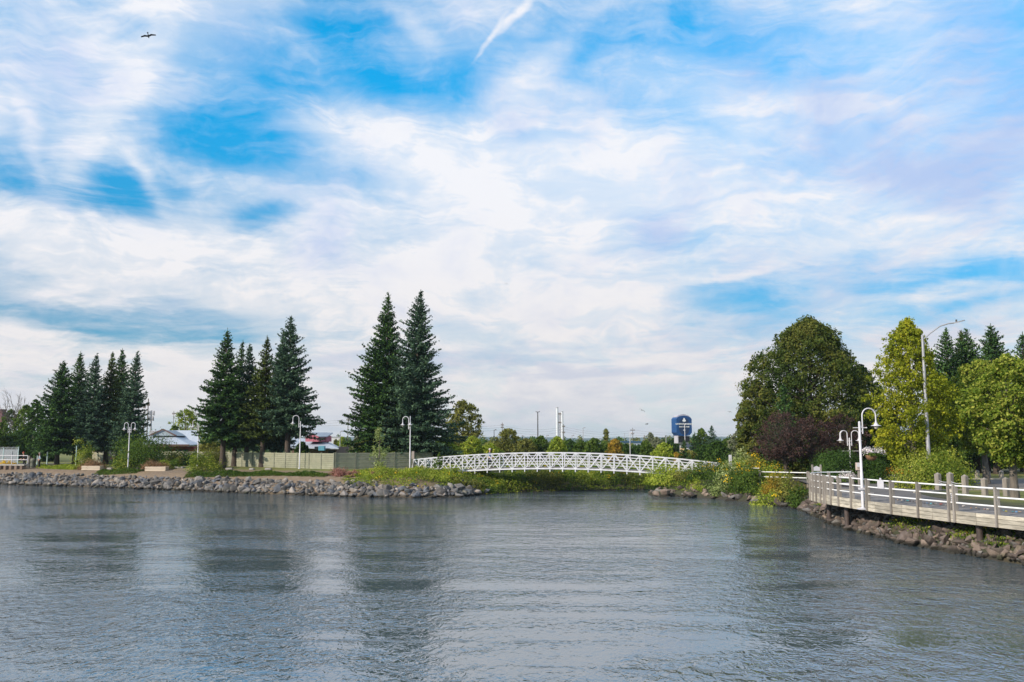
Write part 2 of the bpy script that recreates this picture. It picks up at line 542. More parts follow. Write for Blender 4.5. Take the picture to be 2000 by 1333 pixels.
# ------------------------------------------------------------------ leaves
def leaf_mesh(name, C, L, W, N=None, T=None, mi=None, mats=None, seed=0):
    """one small diamond-shaped face for every leaf or spray; C centres, L length, W width, N normals, T long axis"""
    rs = np.random.RandomState(seed)
    n = len(C)
    C = np.asarray(C, float)
    if N is None:
        N = rs.normal(size=(n, 3))
    N = N / (np.linalg.norm(N, axis=1, keepdims=True) + 1e-9)
    if T is None:
        T = rs.normal(size=(n, 3))
    T = T - N * np.sum(T * N, 1, keepdims=True)
    T = T / (np.linalg.norm(T, axis=1, keepdims=True) + 1e-9)
    B = np.cross(N, T)
    L = np.broadcast_to(L, (n,))[:, None]
    W = np.broadcast_to(W, (n,))[:, None]
    V = np.empty((n, 4, 3))
    V[:, 0] = C - T * L * .5
    V[:, 1] = C + B * W * .5 + T * L * .04 + N * W * .12
    V[:, 2] = C + T * L * .5
    V[:, 3] = C - B * W * .5 + T * L * .04 + N * W * .12
    me = bpy.data.meshes.new(name)
    me.vertices.add(n * 4)
    me.vertices.foreach_set('co', V.reshape(-1).astype(np.float32))
    me.loops.add(n * 4)
    me.loops.foreach_set('vertex_index', np.arange(n * 4, dtype=np.int32))
    me.polygons.add(n)
    me.polygons.foreach_set('loop_start', np.arange(0, n * 4, 4, dtype=np.int32))
    me.polygons.foreach_set('loop_total', np.full(n, 4, dtype=np.int32))
    for m in (mats if isinstance(mats, (list, tuple)) else [mats]):
        me.materials.append(m)
    if mi is not None:
        me.polygons.foreach_set('material_index', np.asarray(mi, dtype=np.int32))
    me.update(calc_edges=True)
    return me


def spruce_meshes(h, rb, seed, needle, cb=0.10, full=1.0, ragged=0.22):
    rs = np.random.RandomState(seed)
    C, L, W, T, N = [], [], [], [], []
    tr = MB()
    lean = rs.normal(0, .018, 2)
    asy, ph1, ph2, pw_ = rs.uniform(.08, .17), rs.uniform(0, 6.28), rs.uniform(0, 6.28), rs.uniform(.80, 1.0)
    nseg = 9
    tr.tube([(lean[0] * h * (i / nseg) ** 2, lean[1] * h * (i / nseg) ** 2, h * i / nseg) for i in range(nseg + 1)],
            [max(.02, .021 * h * (1 - i / nseg) ** .85 * (1.35 if i == 0 else 1)) for i in range(nseg + 1)], 8)
    z = h * cb
    while z < h - .12:
        t = (z - h * cb) / (h * (1 - cb))
        env = rb * 1.30 * ((1 - t) ** pw_) * (1 - .20 * math.exp(-t * 10)) + .05
        nb = int(max(6, round((7 + 6.0 * (1 - t)) * full)))
        a0 = rs.uniform(0, 6.28)
        for k in range(nb):
            a = a0 + 6.283 * k / nb + rs.normal(0, .2)
            bl = env * rs.uniform(1 - ragged * 1.6, 1 + ragged * .75) * (1 + asy * math.sin(a + ph1 + 2.2 * t) + asy * .7 * math.sin(9 * t + ph2 + a * 2))
            if rs.rand() < .06:
                bl *= .55
            z1 = z + rs.normal(0, .15)
            up0 = (-.20 + .80 * t + rs.normal(0, .09))
            tip = .06 + .14 * rs.rand()
            ns = max(3, int(bl / .15))
            d2 = np.array([math.cos(a), math.sin(a)])
            pr = np.array([-d2[1], d2[0]])
            s = (np.arange(ns) + rs.uniform(.2, .8, ns)) / ns
            zc = z1 + bl * (up0 * s - .32 * s * (1 - t) + (tip + .14 * (1 - t)) * s ** 2.6)
            xb = lean[0] * h * (z1 / h) ** 2
            yb = lean[1] * h * (z1 / h) ** 2
            px = xb + d2[0] * bl * s
            py = yb + d2[1] * bl * s
            if bl > .5:
                tr.tube([(xb, yb, z1), (xb + d2[0] * bl * .5, yb + d2[1] * bl * .5, z1 + bl * (up0 * .5 - .16 * (1 - t) + tip * .16)), (px[-1], py[-1], zc[-1])], [.012 + .010 * bl, .012 + .004 * bl, .006], 3, caps=False)
            inner = s > .12 + .12 * rs.rand()
            for side in (-1, 1, 0, 2):
                if side == 0:      # shoots along the limb
                    ax = np.stack([d2[0] * np.ones(ns), d2[1] * np.ones(ns), up0 - .3 + .9 * s], 1) + rs.normal(0, .2, (ns, 3))
                    ll = rs.uniform(.24, .38, ns)
                    off = np.zeros((ns, 3)) + rs.normal(0, .03, (ns, 3))
                elif side == 2:    # hanging shoots under the limb
                    ax = np.stack([d2[0] * .4 * np.ones(ns), d2[1] * .4 * np.ones(ns), -1.0 * np.ones(ns)], 1) + rs.normal(0, .35, (ns, 3))
                    ll = rs.uniform(.16, .34, ns) * (1.15 - .5 * t)
                    off = np.stack([np.zeros(ns), np.zeros(ns), -ll * .42], 1)
                else:
                    sw = (.62 * (1 - s) + .16) * bl * .40
                    ll = np.clip(sw * rs.uniform(.8, 1.25, ns), .2, .95)
                    ax = np.stack([pr[0] * side + d2[0] * .75, pr[1] * side + d2[1] * .75, -.22 + 0 * s], 1) if False else np.stack([pr[0] * side + d2[0] * .75 + 0 * s, pr[1] * side + d2[1] * .75 + 0 * s, -.20 + 0 * s + rs.normal(0, .16, ns)], 1)
                    off = ax / np.linalg.norm(ax, axis=1, keepdims=True) * ll[:, None] * .5
                ll = ll * min(1.0, .35 + .65 * env / 1.1)
                off = off * min(1.0, .35 + .65 * env / 1.1)
                c = np.stack([px, py, zc], 1) + off
                keep = inner & (rs.rand(ns) < .94)
                nn = rs.normal(0, .45, (ns, 3)) + np.array([0, 0, 1.0 if side in (-1, 1) else .3])
                C.append(c[keep]); L.append(ll[keep]); T.append(ax[keep]); N.append(nn[keep])
                W.append((rs.uniform(.13, .24, ns) * (1.0 if side in (-1, 1) else .8))[keep])
                if side in (-1, 1):  # second set, thicker foliage
                    c2 = c + off * rs.uniform(-.5, .5, (ns, 1)) + rs.normal(0, .085, (ns, 3))
                    C.append(c2[keep]); L.append(ll[keep] * .7); T.append((ax + rs.normal(0, .55, (ns, 3)))[keep]); N.append(rs.normal(0, 1, (ns, 3))[keep])
                    W.append(rs.uniform(.11, .20, ns)[keep])
        z += rs.uniform(.22, .34) * (1.0 if t < .8 else .75)
    # leader
    for k in range(14):
        C.append(np.array([[lean[0] * h, lean[1] * h, h - .4 + .045 * k]])); L.append(np.array([.20])); T.append(rs.normal(0, .25, (1, 3)) + np.array([[0, 0, 1]])); N.append(rs.normal(0, 1, (1, 3))); W.append(np.array([.07]))
    C, L, W, T, N = np.concatenate(C), np.concatenate(L), np.concatenate(W), np.concatenate(T), np.concatenate(N)
    crown = leaf_mesh('crown', C, L, W, N, T, mats=needle, seed=seed)
    return tr.mesh('trunk', M['bark']), crown


def place_tree(name, meshes, loc, label, cat, group=None, rz=0.0, sc=1.0, scz=None):
    e = empty(name, loc, rz)
    e.scale = (sc, sc, scz or sc)
    link('trunk', meshes[0], e)
    link('crown', meshes[1], e)
    return tag(e, label, cat, group)


def decid_meshes(h, w, seed, leaf, cb=.2, pk=.4, top=1.6, ncl=120, lpc=90, ls=.22, rc=.11, bark='bark', stems=1, ragged=.15, tw=.028, hollow=.55, oval=1.0, twigs=0, sink=0.0, loose=.16):
    """leafy tree: tapered stem and limbs, crown of many leaf clumps spread through an uneven envelope"""
    rs = np.random.RandomState(seed)
    R0 = w / 2

    def env(t):
        a = np.where(t < pk, (np.clip(t / pk, 0, 1)) ** .55 * .55 + .45, np.clip(1 - np.clip((t - pk) / (1 - pk), 0, 1) ** top, 0, 1) ** .62)
        return a
    lob = rs.uniform(0, 6.28, 4)
    t = rs.beta(1.15, 1.2, ncl)
    t[: ncl // 14] = rs.uniform(.86, 1.0, ncl // 14)
    a = rs.uniform(0, 6.283, ncl)
    rr = env(t) * R0 * (1 + ragged * (np.sin(2 * a + lob[0]) * .5 + np.sin(3 * a + lob[1] + t * 5) * .5 + np.sin(7 * t + lob[2] + a) * .4) + np.clip(rs.normal(0, ragged * .5, ncl), -ragged * 1.5, ragged * .8))
    rr = np.minimum(rr, env(t) * R0 * 1.24)
    fr = hollow + (1 - hollow) * rs.rand(ncl) ** .6
    crown_r = w * rc * rs.choice([.6, .9, 1.35, 1.7], ncl, p=[.35, .3, .22, .13]) * (1 - .35 * t)
    rad = np.maximum(0, rr * fr - crown_r * .6)
    cz = h * cb + h * (1 - cb) * t - crown_r * .5
    cc = np.stack([np.cos(a) * rad, np.sin(a) * rad * oval, cz - sink * rad], 1)
    C, L, N = [], [], []
    for i in range(ncl):
        k = max(6, int(lpc * (crown_r[i] / (w * rc)) ** 1.5 * rs.uniform(.75, 1.2)))
        d = rs.normal(size=(k, 3))
        d /= np.linalg.norm(d, axis=1, keepdims=True)
        q = rs.uniform(.15, 1.15, (k, 1)) ** .8
        sh = np.array([rs.uniform(.8, 1.3), rs.uniform(.8, 1.3), rs.uniform(.75, 1.15)])
        p = cc[i] + d * q * crown_r[i] * sh
        C.append(p)
        L.append(rs.uniform(.7, 1.35, k) * ls)
        N.append(d + rs.normal(0, .7, (k, 3)) + np.array([0, 0, .3]))
    # loose shoots joining the clumps
    k = int(ncl * lpc * loose)
    t3 = rs.beta(1.1, 1.25, k)
    a3 = rs.uniform(0, 6.283, k)
    r3 = env(t3) * R0 * (1 + ragged * (np.sin(2 * a3 + lob[0]) * .5 + np.sin(3 * a3 + lob[1] + t3 * 5) * .5 + np.sin(7 * t3 + lob[2] + a3) * .4)) * (.30 + .55 * rs.rand(k) ** .7)
    C.append(np.stack([np.cos(a3) * r3, np.sin(a3) * r3 * oval, h * cb + h * (1 - cb) * t3 * .985], 1))
    L.append(rs.uniform(.7, 1.3, k) * ls)
    N.append(rs.normal(0, 1, (k, 3)) + np.array([0, 0, .4]))
    C, L, N = np.concatenate(C), np.concatenate(L), np.concatenate(N)
    crown = leaf_mesh('crown', C, L, L * .62, N, mats=leaf, seed=seed + 5)
    tb = MB()
    th = h * (cb + (1 - cb) * .78)
    for s_ in range(stems):
        off = Vector((rs.normal(0, .05) * w, rs.normal(0, .05) * w, 0)) * (1 if stems > 1 else .3)
        pts = [Vector((0, 0, -.15)) + off * (.0 if stems == 1 else .12)]
        for j in range(1, 8):
            f = j / 7
            pts.append(Vector((off.x * f * 2.2 + rs.normal(0, .012) * h * f, off.y * f * 2.2 + rs.normal(0, .012) * h * f, th * f)))
        r0 = tw * h / (1 if stems == 1 else 1.45)
        tb.tube(pts, [r0 * (1.25 if j == 0 else 1) * (1 - j / 7) ** .8 + .012 for j in range(8)], 9)
        nl = max(8, ncl // (7 * stems))
        pick = rs.choice(ncl, min(nl, ncl), replace=False)
        for i in pick:
            tgt = Vector(cc[i])
            f = min(.93, max(.12 + cb * .9, (tgt.z - .30 * math.hypot(tgt.x, tgt.y)) / th - .12))
            f = min(.93, max(cb * .75, f))
            kf = f * 7
            j = int(kf)
            st = pts[j].lerp(pts[min(7, j + 1)], kf - j)
            mid = st.lerp(tgt, .5) + Vector((0, 0, -.05 * (tgt - st).length))
            rr0 = max(.015, r0 * (1 - f) ** .8 * .45)
            tb.tube([st, mid, tgt], [rr0, rr0 * .6, .008], 5, caps=False)
        for i in range(twigs):
            tgt = Vector(cc[rs.randint(ncl)]) * 1.0
            tgt = Vector((tgt.x * 1.12, tgt.y * 1.12, tgt.z + .3))
            j = rs.randint(2, 7)
            st = pts[j]
            tb.tube([st, st.lerp(tgt, .55) + Vector(rs.normal(0, .12, 3)), tgt], [.016, .010, .004], 3, caps=False)
    return tb.mesh('trunk', M[bark]), crown


def bush_mesh(name, w, d, h, seed, leaf, n=2500, ls=.12, lump=.18, dense=.75, top_mat=None, top_frac=0.0, spiky=0.0, flat=1.0):
    """a shrub: leaves in shoots all over and through a lumpy mound"""
    rs = np.random.RandomState(seed)
    nc = max(8, int(n / 45))
    a = rs.uniform(0, 6.283, nc)
    u = rs.rand(nc) ** .5
    el = np.arccos(1 - rs.rand(nc))          # 0 top .. 90
    q = dense + (1 - dense) * rs.rand(nc)
    q[: nc // 4] *= rs.uniform(.4, .9, nc // 4)
    lm = 1 + lump * np.sin(a * 3 + seed) * .6 + rs.normal(0, lump * .5, nc)
    ex = np.sin(el) ** .8
    cc = np.stack([np.cos(a) * ex * w / 2 * q * lm, np.sin(a) * ex * d / 2 * q * lm, np.cos(el) ** flat * h * .86 * q * lm], 1)
    k = rs.randint(0, nc, n)
    sr = (w * d * h) ** (1 / 3) * .10 + .03
    P_ = cc[k] * np.array([1.04, 1.04, 1.1]) + rs.normal(0, 1, (n, 3)) * sr * np.array([1, 1, .8])
    P_[:, 2] = np.abs(P_[:, 2]) * .98 + .01
    nn = P_ / np.array([w / 2, d / 2, h]) + rs.normal(0, .6, (n, 3))
    L = rs.uniform(.7, 1.35, n) * ls
    T = None
    if spiky:
        T = rs.normal(0, .35, (n, 3)) + np.array([0, 0, 1.0]) * spiky + P_ * np.array([.3, .3, 0])
    mi = np.zeros(n, int)
    mats = [leaf]
    if top_mat is not None:
        mats = [leaf, top_mat]
        sel = (rs.rand(nc) < top_frac)[k] & (P_[:, 2] > .45 * h * (1 - .5 * (P_[:, 0] / (w / 2)) ** 2)) & (rs.rand(n) < .8)
        mi[sel] = 1
    return leaf_mesh(name, P_, L, L * (.62 if not spiky else .28), nn, T, mi, mats, seed + 3)

# ------------------------------------------------------------------ ground, water, hills
SHORE = [(-420, 165), (-120, 118), (-72, 104.5), (-57, 99.7), (-49, 96), (-35, 88.5), (-23, 81.2), (-13, 75.9), (-8, 75), (-4.3, 75.7), (-3.0, 78.8), (0, 83), (4.9, 85.6),
         (13, 88.5), (22, 92), (40, 101), (62, 120), (66, 113), (41, 94), (24, 87), (14.5, 83), (12.0, 80.6), (11.8, 79), (14.2, 76.5), (16.6, 73.6), (18.6, 68), (19.6, 63.5), (18.9, 58), (18.0, 52),
         (17.5, 48), (17.5, 41), (18.2, 37.5), (19.0, 33), (20.5, 26), (24, 0), (28, -90), (-420, -90)]
_S = np.array(SHORE, float)


def shore_d(x, y):
    """signed distance to the shoreline: positive on land"""
    x, y = np.asarray(x, float), np.asarray(y, float)
    best = np.full(x.shape, 1e9)
    ins = np.zeros(x.shape, bool)
    n = len(_S)
    for i in range(n):
        ax, ay = _S[i]
        bx, by = _S[(i + 1) % n]
        ex, ey = bx - ax, by - ay
        t = np.clip(((x - ax) * ex + (y - ay) * ey) / (ex * ex + ey * ey), 0, 1)
        best = np.minimum(best, np.hypot(x - ax - t * ex, y - ay - t * ey))
        c = ((ay > y) != (by > y)) & (x < (bx - ax) * (y - ay) / ((by - ay) if by != ay else 1e-9) + ax)
        ins ^= c
    return np.where(ins, -best, best)


def sm(x):
    x = np.clip(x, 0, 1)
    return x * x * (3 - 2 * x)


def zt(x, y):
    x, y = np.asarray(x, float), np.asarray(y, float)
    d = shore_d(x, y)
    right = sm((x - 9) / 3) * sm((89 - y + (x - 12) * .25) / 3)
    zl = 1.55 * np.clip(d / 3.6, 0, 1) ** .85 + .45 * sm((d - 3.6) / 6)
    zr = 1.42 * np.clip(d / 2.6, 0, 1) ** .9 + .18 * sm((d - 2.6) / 3)
    z = zl * (1 - right) + zr * right
    return np.where(d < 0, np.maximum(-1.8, -.25 + d * .45), z)


def tp(px, py, y0=60.0, y1=130.0):
    """where the ground is seen at a picture point"""
    Y = y0
    while Y < y1:
        p = aty(px, py, Y)
        if p.z <= float(zt(np.array([p.x]), np.array([Y]))[0]) and float(shore_d([p.x], [Y])) > 0:
            return Vector((p.x, Y, float(zt(np.array([p.x]), np.array([Y]))[0])))
        Y += .1
    return atz(px, py, 2.0)


def zg(x, y):
    return float(zt(np.array([x]), np.array([y]))[0])


def axis(lo, hi, st, far_lo, far_hi):
    a = list(np.arange(lo, hi + 1e-6, st))
    s = st
    while a[-1] < far_hi:
        s *= 1.22
        a.append(a[-1] + s)
    s = st
    while a[0] > far_lo:
        s *= 1.22
        a.insert(0, a[0] - s)
    return np.array(a)


def heightfield(name, xs, ys, zf, m):
    X, Y = np.meshgrid(xs, ys)
    Z = zf(X, Y)
    nx, ny = len(xs), len(ys)
    me = bpy.data.meshes.new(name)
    me.vertices.add(nx * ny)
    me.vertices.foreach_set('co', np.stack([X, Y, Z], -1).reshape(-1).astype(np.float32))
    i, j = np.meshgrid(np.arange(nx - 1), np.arange(ny - 1))
    a = (j * nx + i).reshape(-1)
    q = np.stack([a, a + 1, a + nx + 1, a + nx], 1)
    me.loops.add(q.size)
    me.loops.foreach_set('vertex_index', q.reshape(-1).astype(np.int32))
    me.polygons.add(len(q))
    me.polygons.foreach_set('loop_start', np.arange(0, q.size, 4, dtype=np.int32))
    me.polygons.foreach_set('loop_total', np.full(len(q), 4, np.int32))
    me.polygons.foreach_set('use_smooth', np.ones(len(q), bool))
    me.materials.append(m)
    me.update(calc_edges=True)
    return me, X, Y, Z


def ground_mat():
    m = bpy.data.materials.new('ground_cover')
    m.use_nodes = True
    q = G(m.node_tree)
    bs = m.node_tree.nodes['Principled BSDF']
    at = q.n.new('ShaderNodeAttribute')
    at.attribute_name = 'shore'
    pos = q.n.new('ShaderNodeNewGeometry').outputs['Position']
    n1 = q.noise(pos, .35, 5, .6)
    n2 = q.noise(pos, 2.5, 6, .65)
    n3 = q.noise(pos, 14, 4, .7)
    grass = q.mix(q.rng(n1, .35, .65), (.075, .105, .018), (.19, .175, .045))
    grass = q.mix(q.rng(n2, .35, .7), grass, (.125, .15, .03))
    dirt = q.mix(q.rng(n2, .3, .7), (.155, .112, .076), (.225, .17, .118))
    dirt = q.mix(q.rng(n3, .5, .75), dirt, (.13, .10, .075))
    sx = q.n.new('ShaderNodeSeparateXYZ')
    q.l.new(pos, sx.inputs[0])
    lush = q.rng(sx.outputs[0], -9.0, -4.0)
    dirt = q.mix(lush, dirt, (.045, .05, .022))
    d = q.m('ADD', at.outputs['Fac'], q.m('MULTIPLY', q.m('SUBTRACT', n1, .5), 3.0))
    f = q.rng(d, 6.2, 7.8)
    c = q.mix(f, dirt, grass)
    bare = q.rng(q.noise(pos, .22, 4, .6), .56, .66)
    c = q.mix(q.m('MULTIPLY', bare, .55), c, (.21, .155, .085))
    wet = q.rng(at.outputs['Fac'], .0, .6, 1, 0)
    c = q.mix(wet, c, (.035, .032, .025))
    q.l.new(c, bs.inputs['Base Color'])
    bs.inputs['Roughness'].default_value = .95
    b = q.n.new('ShaderNodeBump')
    b.inputs['Strength'].default_value = .7
    b.inputs['Distance'].default_value = .08
    q.l.new(q.m('ADD', n3, n2), b.inputs['Height'])
    q.l.new(b.outputs[0], bs.inputs['Normal'])
    return m


GM = ground_mat()
gxs = axis(-78, 46, .62, -6500, 6500)
gys = axis(24, 124, .62, -400, 7500)
rngn = np.random.RandomState(2)
gme, gX, gY, gZ = heightfield('ground', gxs, gys, zt, GM)
att = gme.attributes.new('shore', 'FLOAT', 'POINT')
att.data.foreach_set('value', shore_d(gX, gY).reshape(-1).astype(np.float32))
tag(link('ground', gme), kind='structure')


def water_mat():
    m = bpy.data.materials.new('river_water')
    m.use_nodes = True
    q = G(m.node_tree)
    bs = m.node_tree.nodes['Principled BSDF']
    pos = q.n.new('ShaderNodeNewGeometry').outputs['Position']
    bs.inputs['Base Color'].default_value = (.062, .086, .102, 1)
    bs.inputs['Roughness'].default_value = .015
    bs.inputs['IOR'].default_value = 3.6
    big = q.noise(q.mapping(pos, sc=(.5, 1.5, 1)), .055, 4, .6, .8)
    mid = q.noise(q.mapping(pos, (3, 7, 0), (0, 0, R(8)), (.45, 1.6, 1)), .22, 4, .6, 1.2)
    calm = q.rng(q.m('ADD', q.m('MULTIPLY', big, .6), q.m('MULTIPLY', mid, .4)), .43, .58, .20, 1.0)
    streak = q.rng(q.noise(q.mapping(pos, (9, 2, 0), (0, 0, R(-6)), (.22, 1.9, 1)), .30, 5, .65, 1.5), .56, .74)
    a = q.noise(q.mapping(pos, sc=(1.0, 1.0, 1)), .45, 2, .55, .8)
    b = q.noise(q.mapping(pos, (5, 1, 0), (0, 0, R(20)), (1.3, 1.0, 1)), 1.35, 2, .5, .5)
    c = q.noise(q.mapping(pos, (1, 8, 0), (0, 0, R(-25)), (1.5, 1.0, 1)), 3.4, 2, .5, .6)
    b = q.m('SUBTRACT', b, .5)
    c = q.m('ABSOLUTE', q.m('SUBTRACT', c, .5))
    h = q.m('MULTIPLY', a, .022)
    h = q.m('MULTIPLY_ADD', q.m('MULTIPLY', b, q.m('MULTIPLY_ADD', streak, 1.0, calm)), .078, h)
    h = q.m('MULTIPLY_ADD', q.m('MULTIPLY', c, q.m('MULTIPLY_ADD', streak, .8, calm)), -.070, h)
    bp = q.n.new('ShaderNodeBump')
    bp.inputs['Strength'].default_value = 1.0
    bp.inputs['Distance'].default_value = 1.0
    q.l.new(h, bp.inputs['Height'])
    q.l.new(bp.outputs[0], bs.inputs['Normal'])
    return m


wx = axis(-60, 60, 6, -420, 420)
wy = axis(0, 120, 6, -90, 175)
wme, _, _, _ = heightfield('water', wx, wy, lambda x, y: np.zeros_like(x), water_mat())
tag(link('water', wme), kind='structure')


# wooded ridge far away
def hill_z(x, y):
    r = np.array([[mnoise.noise(Vector((a * .0011, b * .0022, 3))) + .45 * mnoise.noise(Vector((a * .006, b * .004, 9))) + .25 * mnoise.noise(Vector((a * .03, b * .03, 1))) for a, b in zip(ra, rb_)] for ra, rb_ in zip(x, y)])
    ridge = np.exp(-((y - 4150 - x * .05) / 380) ** 2)
    return 1.0 + ridge * (31 + 9 * r + np.where(x > 1400, (x - 1400) * .006, 0)) - (1 - ridge) * 3


hm = mat('ridge_forest', (.045, .075, .035), (.028, .05, .03), .95, .01, det=6)
hme, _, _, _ = heightfield('hills', np.arange(-4200, 4200, 30.0), np.arange(3300, 5100, 60.0), hill_z, hm)
tag(link('hills', hme), kind='structure')


# ------------------------------------------------------------------ paths and roads
def sheet(name, pts, z, m, kind='structure', th=None):
    """flat paved sheet from a closed outline"""
    bm = bmesh.new()
    vs = [bm.verts.new((p[0], p[1], z)) for p in pts]
    bm.faces.new(vs)
    bmesh.ops.triangulate(bm, faces=bm.faces)
    bmesh.ops.recalc_face_normals(bm, faces=bm.faces)
    me = bpy.data.meshes.new(name)
    if bm.faces[:][0].normal.z < 0:
        bmesh.ops.reverse_faces(bm, faces=bm.faces)
    bm.to_mesh(me)
    bm.free()
    me.materials.append(m)
    return tag(link(name, me), kind=kind)


ZD = 1.66                                     # top of the boardwalk deck
EDGE = [(21.2, 28.5), (20.1, 32), (19.45, 34.2), (18.75, 36.7), (18.2, 39.3), (17.8, 41.4), (17.45, 43.6), (17.25, 46.2), (17.12, 48.5), (17.1, 50.5), (17.3, 52.4), (17.85, 54.0), (18.7, 55.1), (19.7, 55.6), (20.9, 55.8)]
INNER = [(23.2, 28.5), (22.1, 32), (21.4, 34.2), (20.6, 36.7), (20.0, 39.3), (19.5, 41.4), (19.25, 43.6), (19.3, 46.2), (19.6, 48.5), (20.2, 50.5), (20.9, 52.4)]
path_pts = [(23.25, 24), (22.15, 32), (21.45, 34.2), (20.65, 36.7), (20.05, 39.3), (19.55, 41.4), (19.3, 43.6), (19.35, 46.2), (19.65, 48.5), (20.25, 50.5), (20.95, 52.4), (20.95, 55.9), (20.4, 60), (21.4, 66), (22.5, 72), (27, 73.5), (36, 72),
            (46, 72), (60, 76), (60, 64), (44, 60.5), (33, 57.5), (27.5, 56.5), (23.6, 53.5), (22.6, 49), (22.2, 45), (22.6, 40), (23.6, 36), (25.0, 31), (26.5, 24)]
sheet('path', path_pts, 1.625, M['asphalt'])
sheet('road', [(-70, 170), (-40, 146), (0, 138), (40, 132), (110, 128), (110, 135), (40, 139), (0, 146), (-40, 154), (-66, 178)], 2.03, M['asphalt'])
sheet('road', [(30, 176), (120, 172), (120, 200), (60, 204), (0, 205)], 2.03, M['asphalt'])
# far-bank promenade behind the railing
sheet('path', [(-70, 110), (-49, 107.5), (-49, 110.2), (-70, 113)], 2.03, M['asphalt'])


# ------------------------------------------------------------------ boardwalk and its railing
def resample(pts, step):
    pts = [Vector((p[0], p[1], 0)) for p in pts]
    out, acc = [pts[0].copy()], 0.0
    for a, b in zip(pts, pts[1:]):
        L = (b - a).length
        s = step - acc
        while s <= L:
            out.append(a.lerp(b, s / L))
            s += step
        acc = L - (s - step)
    return out


def at_px(px, z=ZD):
    """point of the boardwalk's edge seen at a picture column"""
    best = None
    for a, b in zip(EDGE[1:9], EDGE[2:10]):
        for k in range(40):
            p = Vector((a[0] + (b[0] - a[0]) * k / 40, a[1] + (b[1] - a[1]) * k / 40, z))
            c = 1000 + FPX * p.x / (p.y * math.cos(TILT) + (z - CAMZ) * math.sin(TILT))
            if best is None or abs(c - px) < best[0]:
                best = (abs(c - px), p, Vector((b[0] - a[0], b[1] - a[1], 0)).normalized())
    return best[1], best[2]


bw = empty('boardwalk', (EDGE[6][0], EDGE[6][1], ZD))
tag(bw, 'grey plank boardwalk with pale timber edge on steel piles over the rocks', 'boardwalk')


def child(mb, name, mats, root):
    o = mb.build(name, mats, root)
    o.matrix_parent_inverse = Matrix.Translation(root.location).inverted()
    return o


dk = MB()
e2, i2 = resample(EDGE[:11], .15), None
ia = [Vector((p[0], p[1], 0)) for p in INNER]
ea = [Vector((p[0], p[1], 0)) for p in EDGE[:11]]
for k in range(len(ea) - 1):
    n = max(1, int((ea[k + 1] - ea[k]).length / .16))
    for j in range(n):
        f0, f1 = j / n, (j + .93) / n
        a, b = ea[k].lerp(ea[k + 1], f0), ea[k].lerp(ea[k + 1], f1)
        c, d_ = ia[k].lerp(ia[k + 1], f1), ia[k].lerp(ia[k + 1], f0)
        z0, z1 = ZD - .05, ZD + random.Random(k * 99 + j).uniform(-.002, .002)
        vs = [(p.x, p.y, z) for z in (z0, z1) for p in (a, b, c, d_)]
        dk.add(vs, [(0, 3, 2, 1), (4, 5, 6, 7), (0, 1, 5, 4), (1, 2, 6, 5), (2, 3, 7, 6), (3, 0, 4, 7)])
# end platform of the deck, planks across
for j in range(24):
    y0 = 52.42 + j * .135
    pr = min(1.0, (y0 - 52.4) / 3.2)
    xl = 17.3 + 2.6 * pr ** 2.2
    xr = 21.0
    dk.box(((xl + xr) / 2, y0 + .062, ZD - .026), (xr - xl, .125, .05))
child(dk, 'deck', M['deck_wood'], bw)

fs = MB()
for k in range(len(EDGE) - 1):
    a, b = Vector((*EDGE[k], 0)), Vector((*EDGE[k + 1], 0))
    d_ = (b - a).normalized()
    o_ = Vector((-d_.y, d_.x, 0)) * .035      # outwards, over the water
    if k < 10:
        for r_ in range(3):
            z1 = ZD + .045 - r_ * .165 - .08
            e_ = .004 * (r_ % 2)
            fs.bar(a + o_ * (1 + e_) + Vector((0, 0, z1)), b + o_ * (1 + e_) + Vector((0, 0, z1)) - d_ * .02, .05, .150)
    else:
        for r_ in range(3):
            z1 = ZD + .045 - r_ * .165 - .08
            fs.bar(a + o_ + Vector((0, 0, z1)), b + o_ + Vector((0, 0, z1)) - d_ * .02, .05, .150)
child(fs, 'fascia', M['fascia_wood'], bw)
bmn = MB()
for k in range(len(EDGE) - 1):
    a, b = Vector((*EDGE[k], ZD - .40)), Vector((*EDGE[k + 1], ZD - .40))
    d_ = (b - a).normalized()
    off = Vector((d_.y, -d_.x, 0)) * .45
    bmn.bar(a + off, b + off, .15, .22)
child(bmn, 'beam', M['pile'], bw)
for px, off in ((1588, .4), (1638, .4), (1897, .35)):
    p, d_ = at_px(px) if px > 1600 else (Vector((17.45, 51.2, 0)), Vector((0, 1, 0)))
    q_ = p + Vector((d_.y, -d_.x, 0)) * off
    t = MB()
    t.tube([(q_.x, q_.y, -1.2), (q_.x, q_.y, ZD - .29)], .13, 12)
    child(t, 'pile', M['pile'], bw)

rl = empty('railing', (EDGE[6][0], EDGE[6][1], ZD))
tag(rl, 'boardwalk railing of weathered timber posts and three white pipe rails', 'railing')
RZ = (ZD + 1.07, ZD + .72, ZD + .37)
post_cols = [1592, 1612, 1641, 1666, 1696.5, 1744, 1797, 1857.5, 1869, 1950]


def rail_post(p, d_, parent, side=1, top=ZD + 1.13, bot=ZD - .44):
    """two boards: one outside the fascia, a wider one standing on the deck"""
    o_ = Vector((-d_.y, d_.x, 0))
    ang = math.atan2(d_.y, d_.x)
    t = MB()
    t.box(p + o_ * .105 + Vector((0, 0, (top + bot) / 2)), (.085, .085, top - bot), rz=ang, bev=.008)
    t.box(p - o_ * .015 + Vector((0, 0, (top - .02 + ZD - .05) / 2)), (.085, .15, top - .02 - (ZD + .05)), rz=ang, bev=.008)
    child(t, 'post', M['post_wood'], parent)


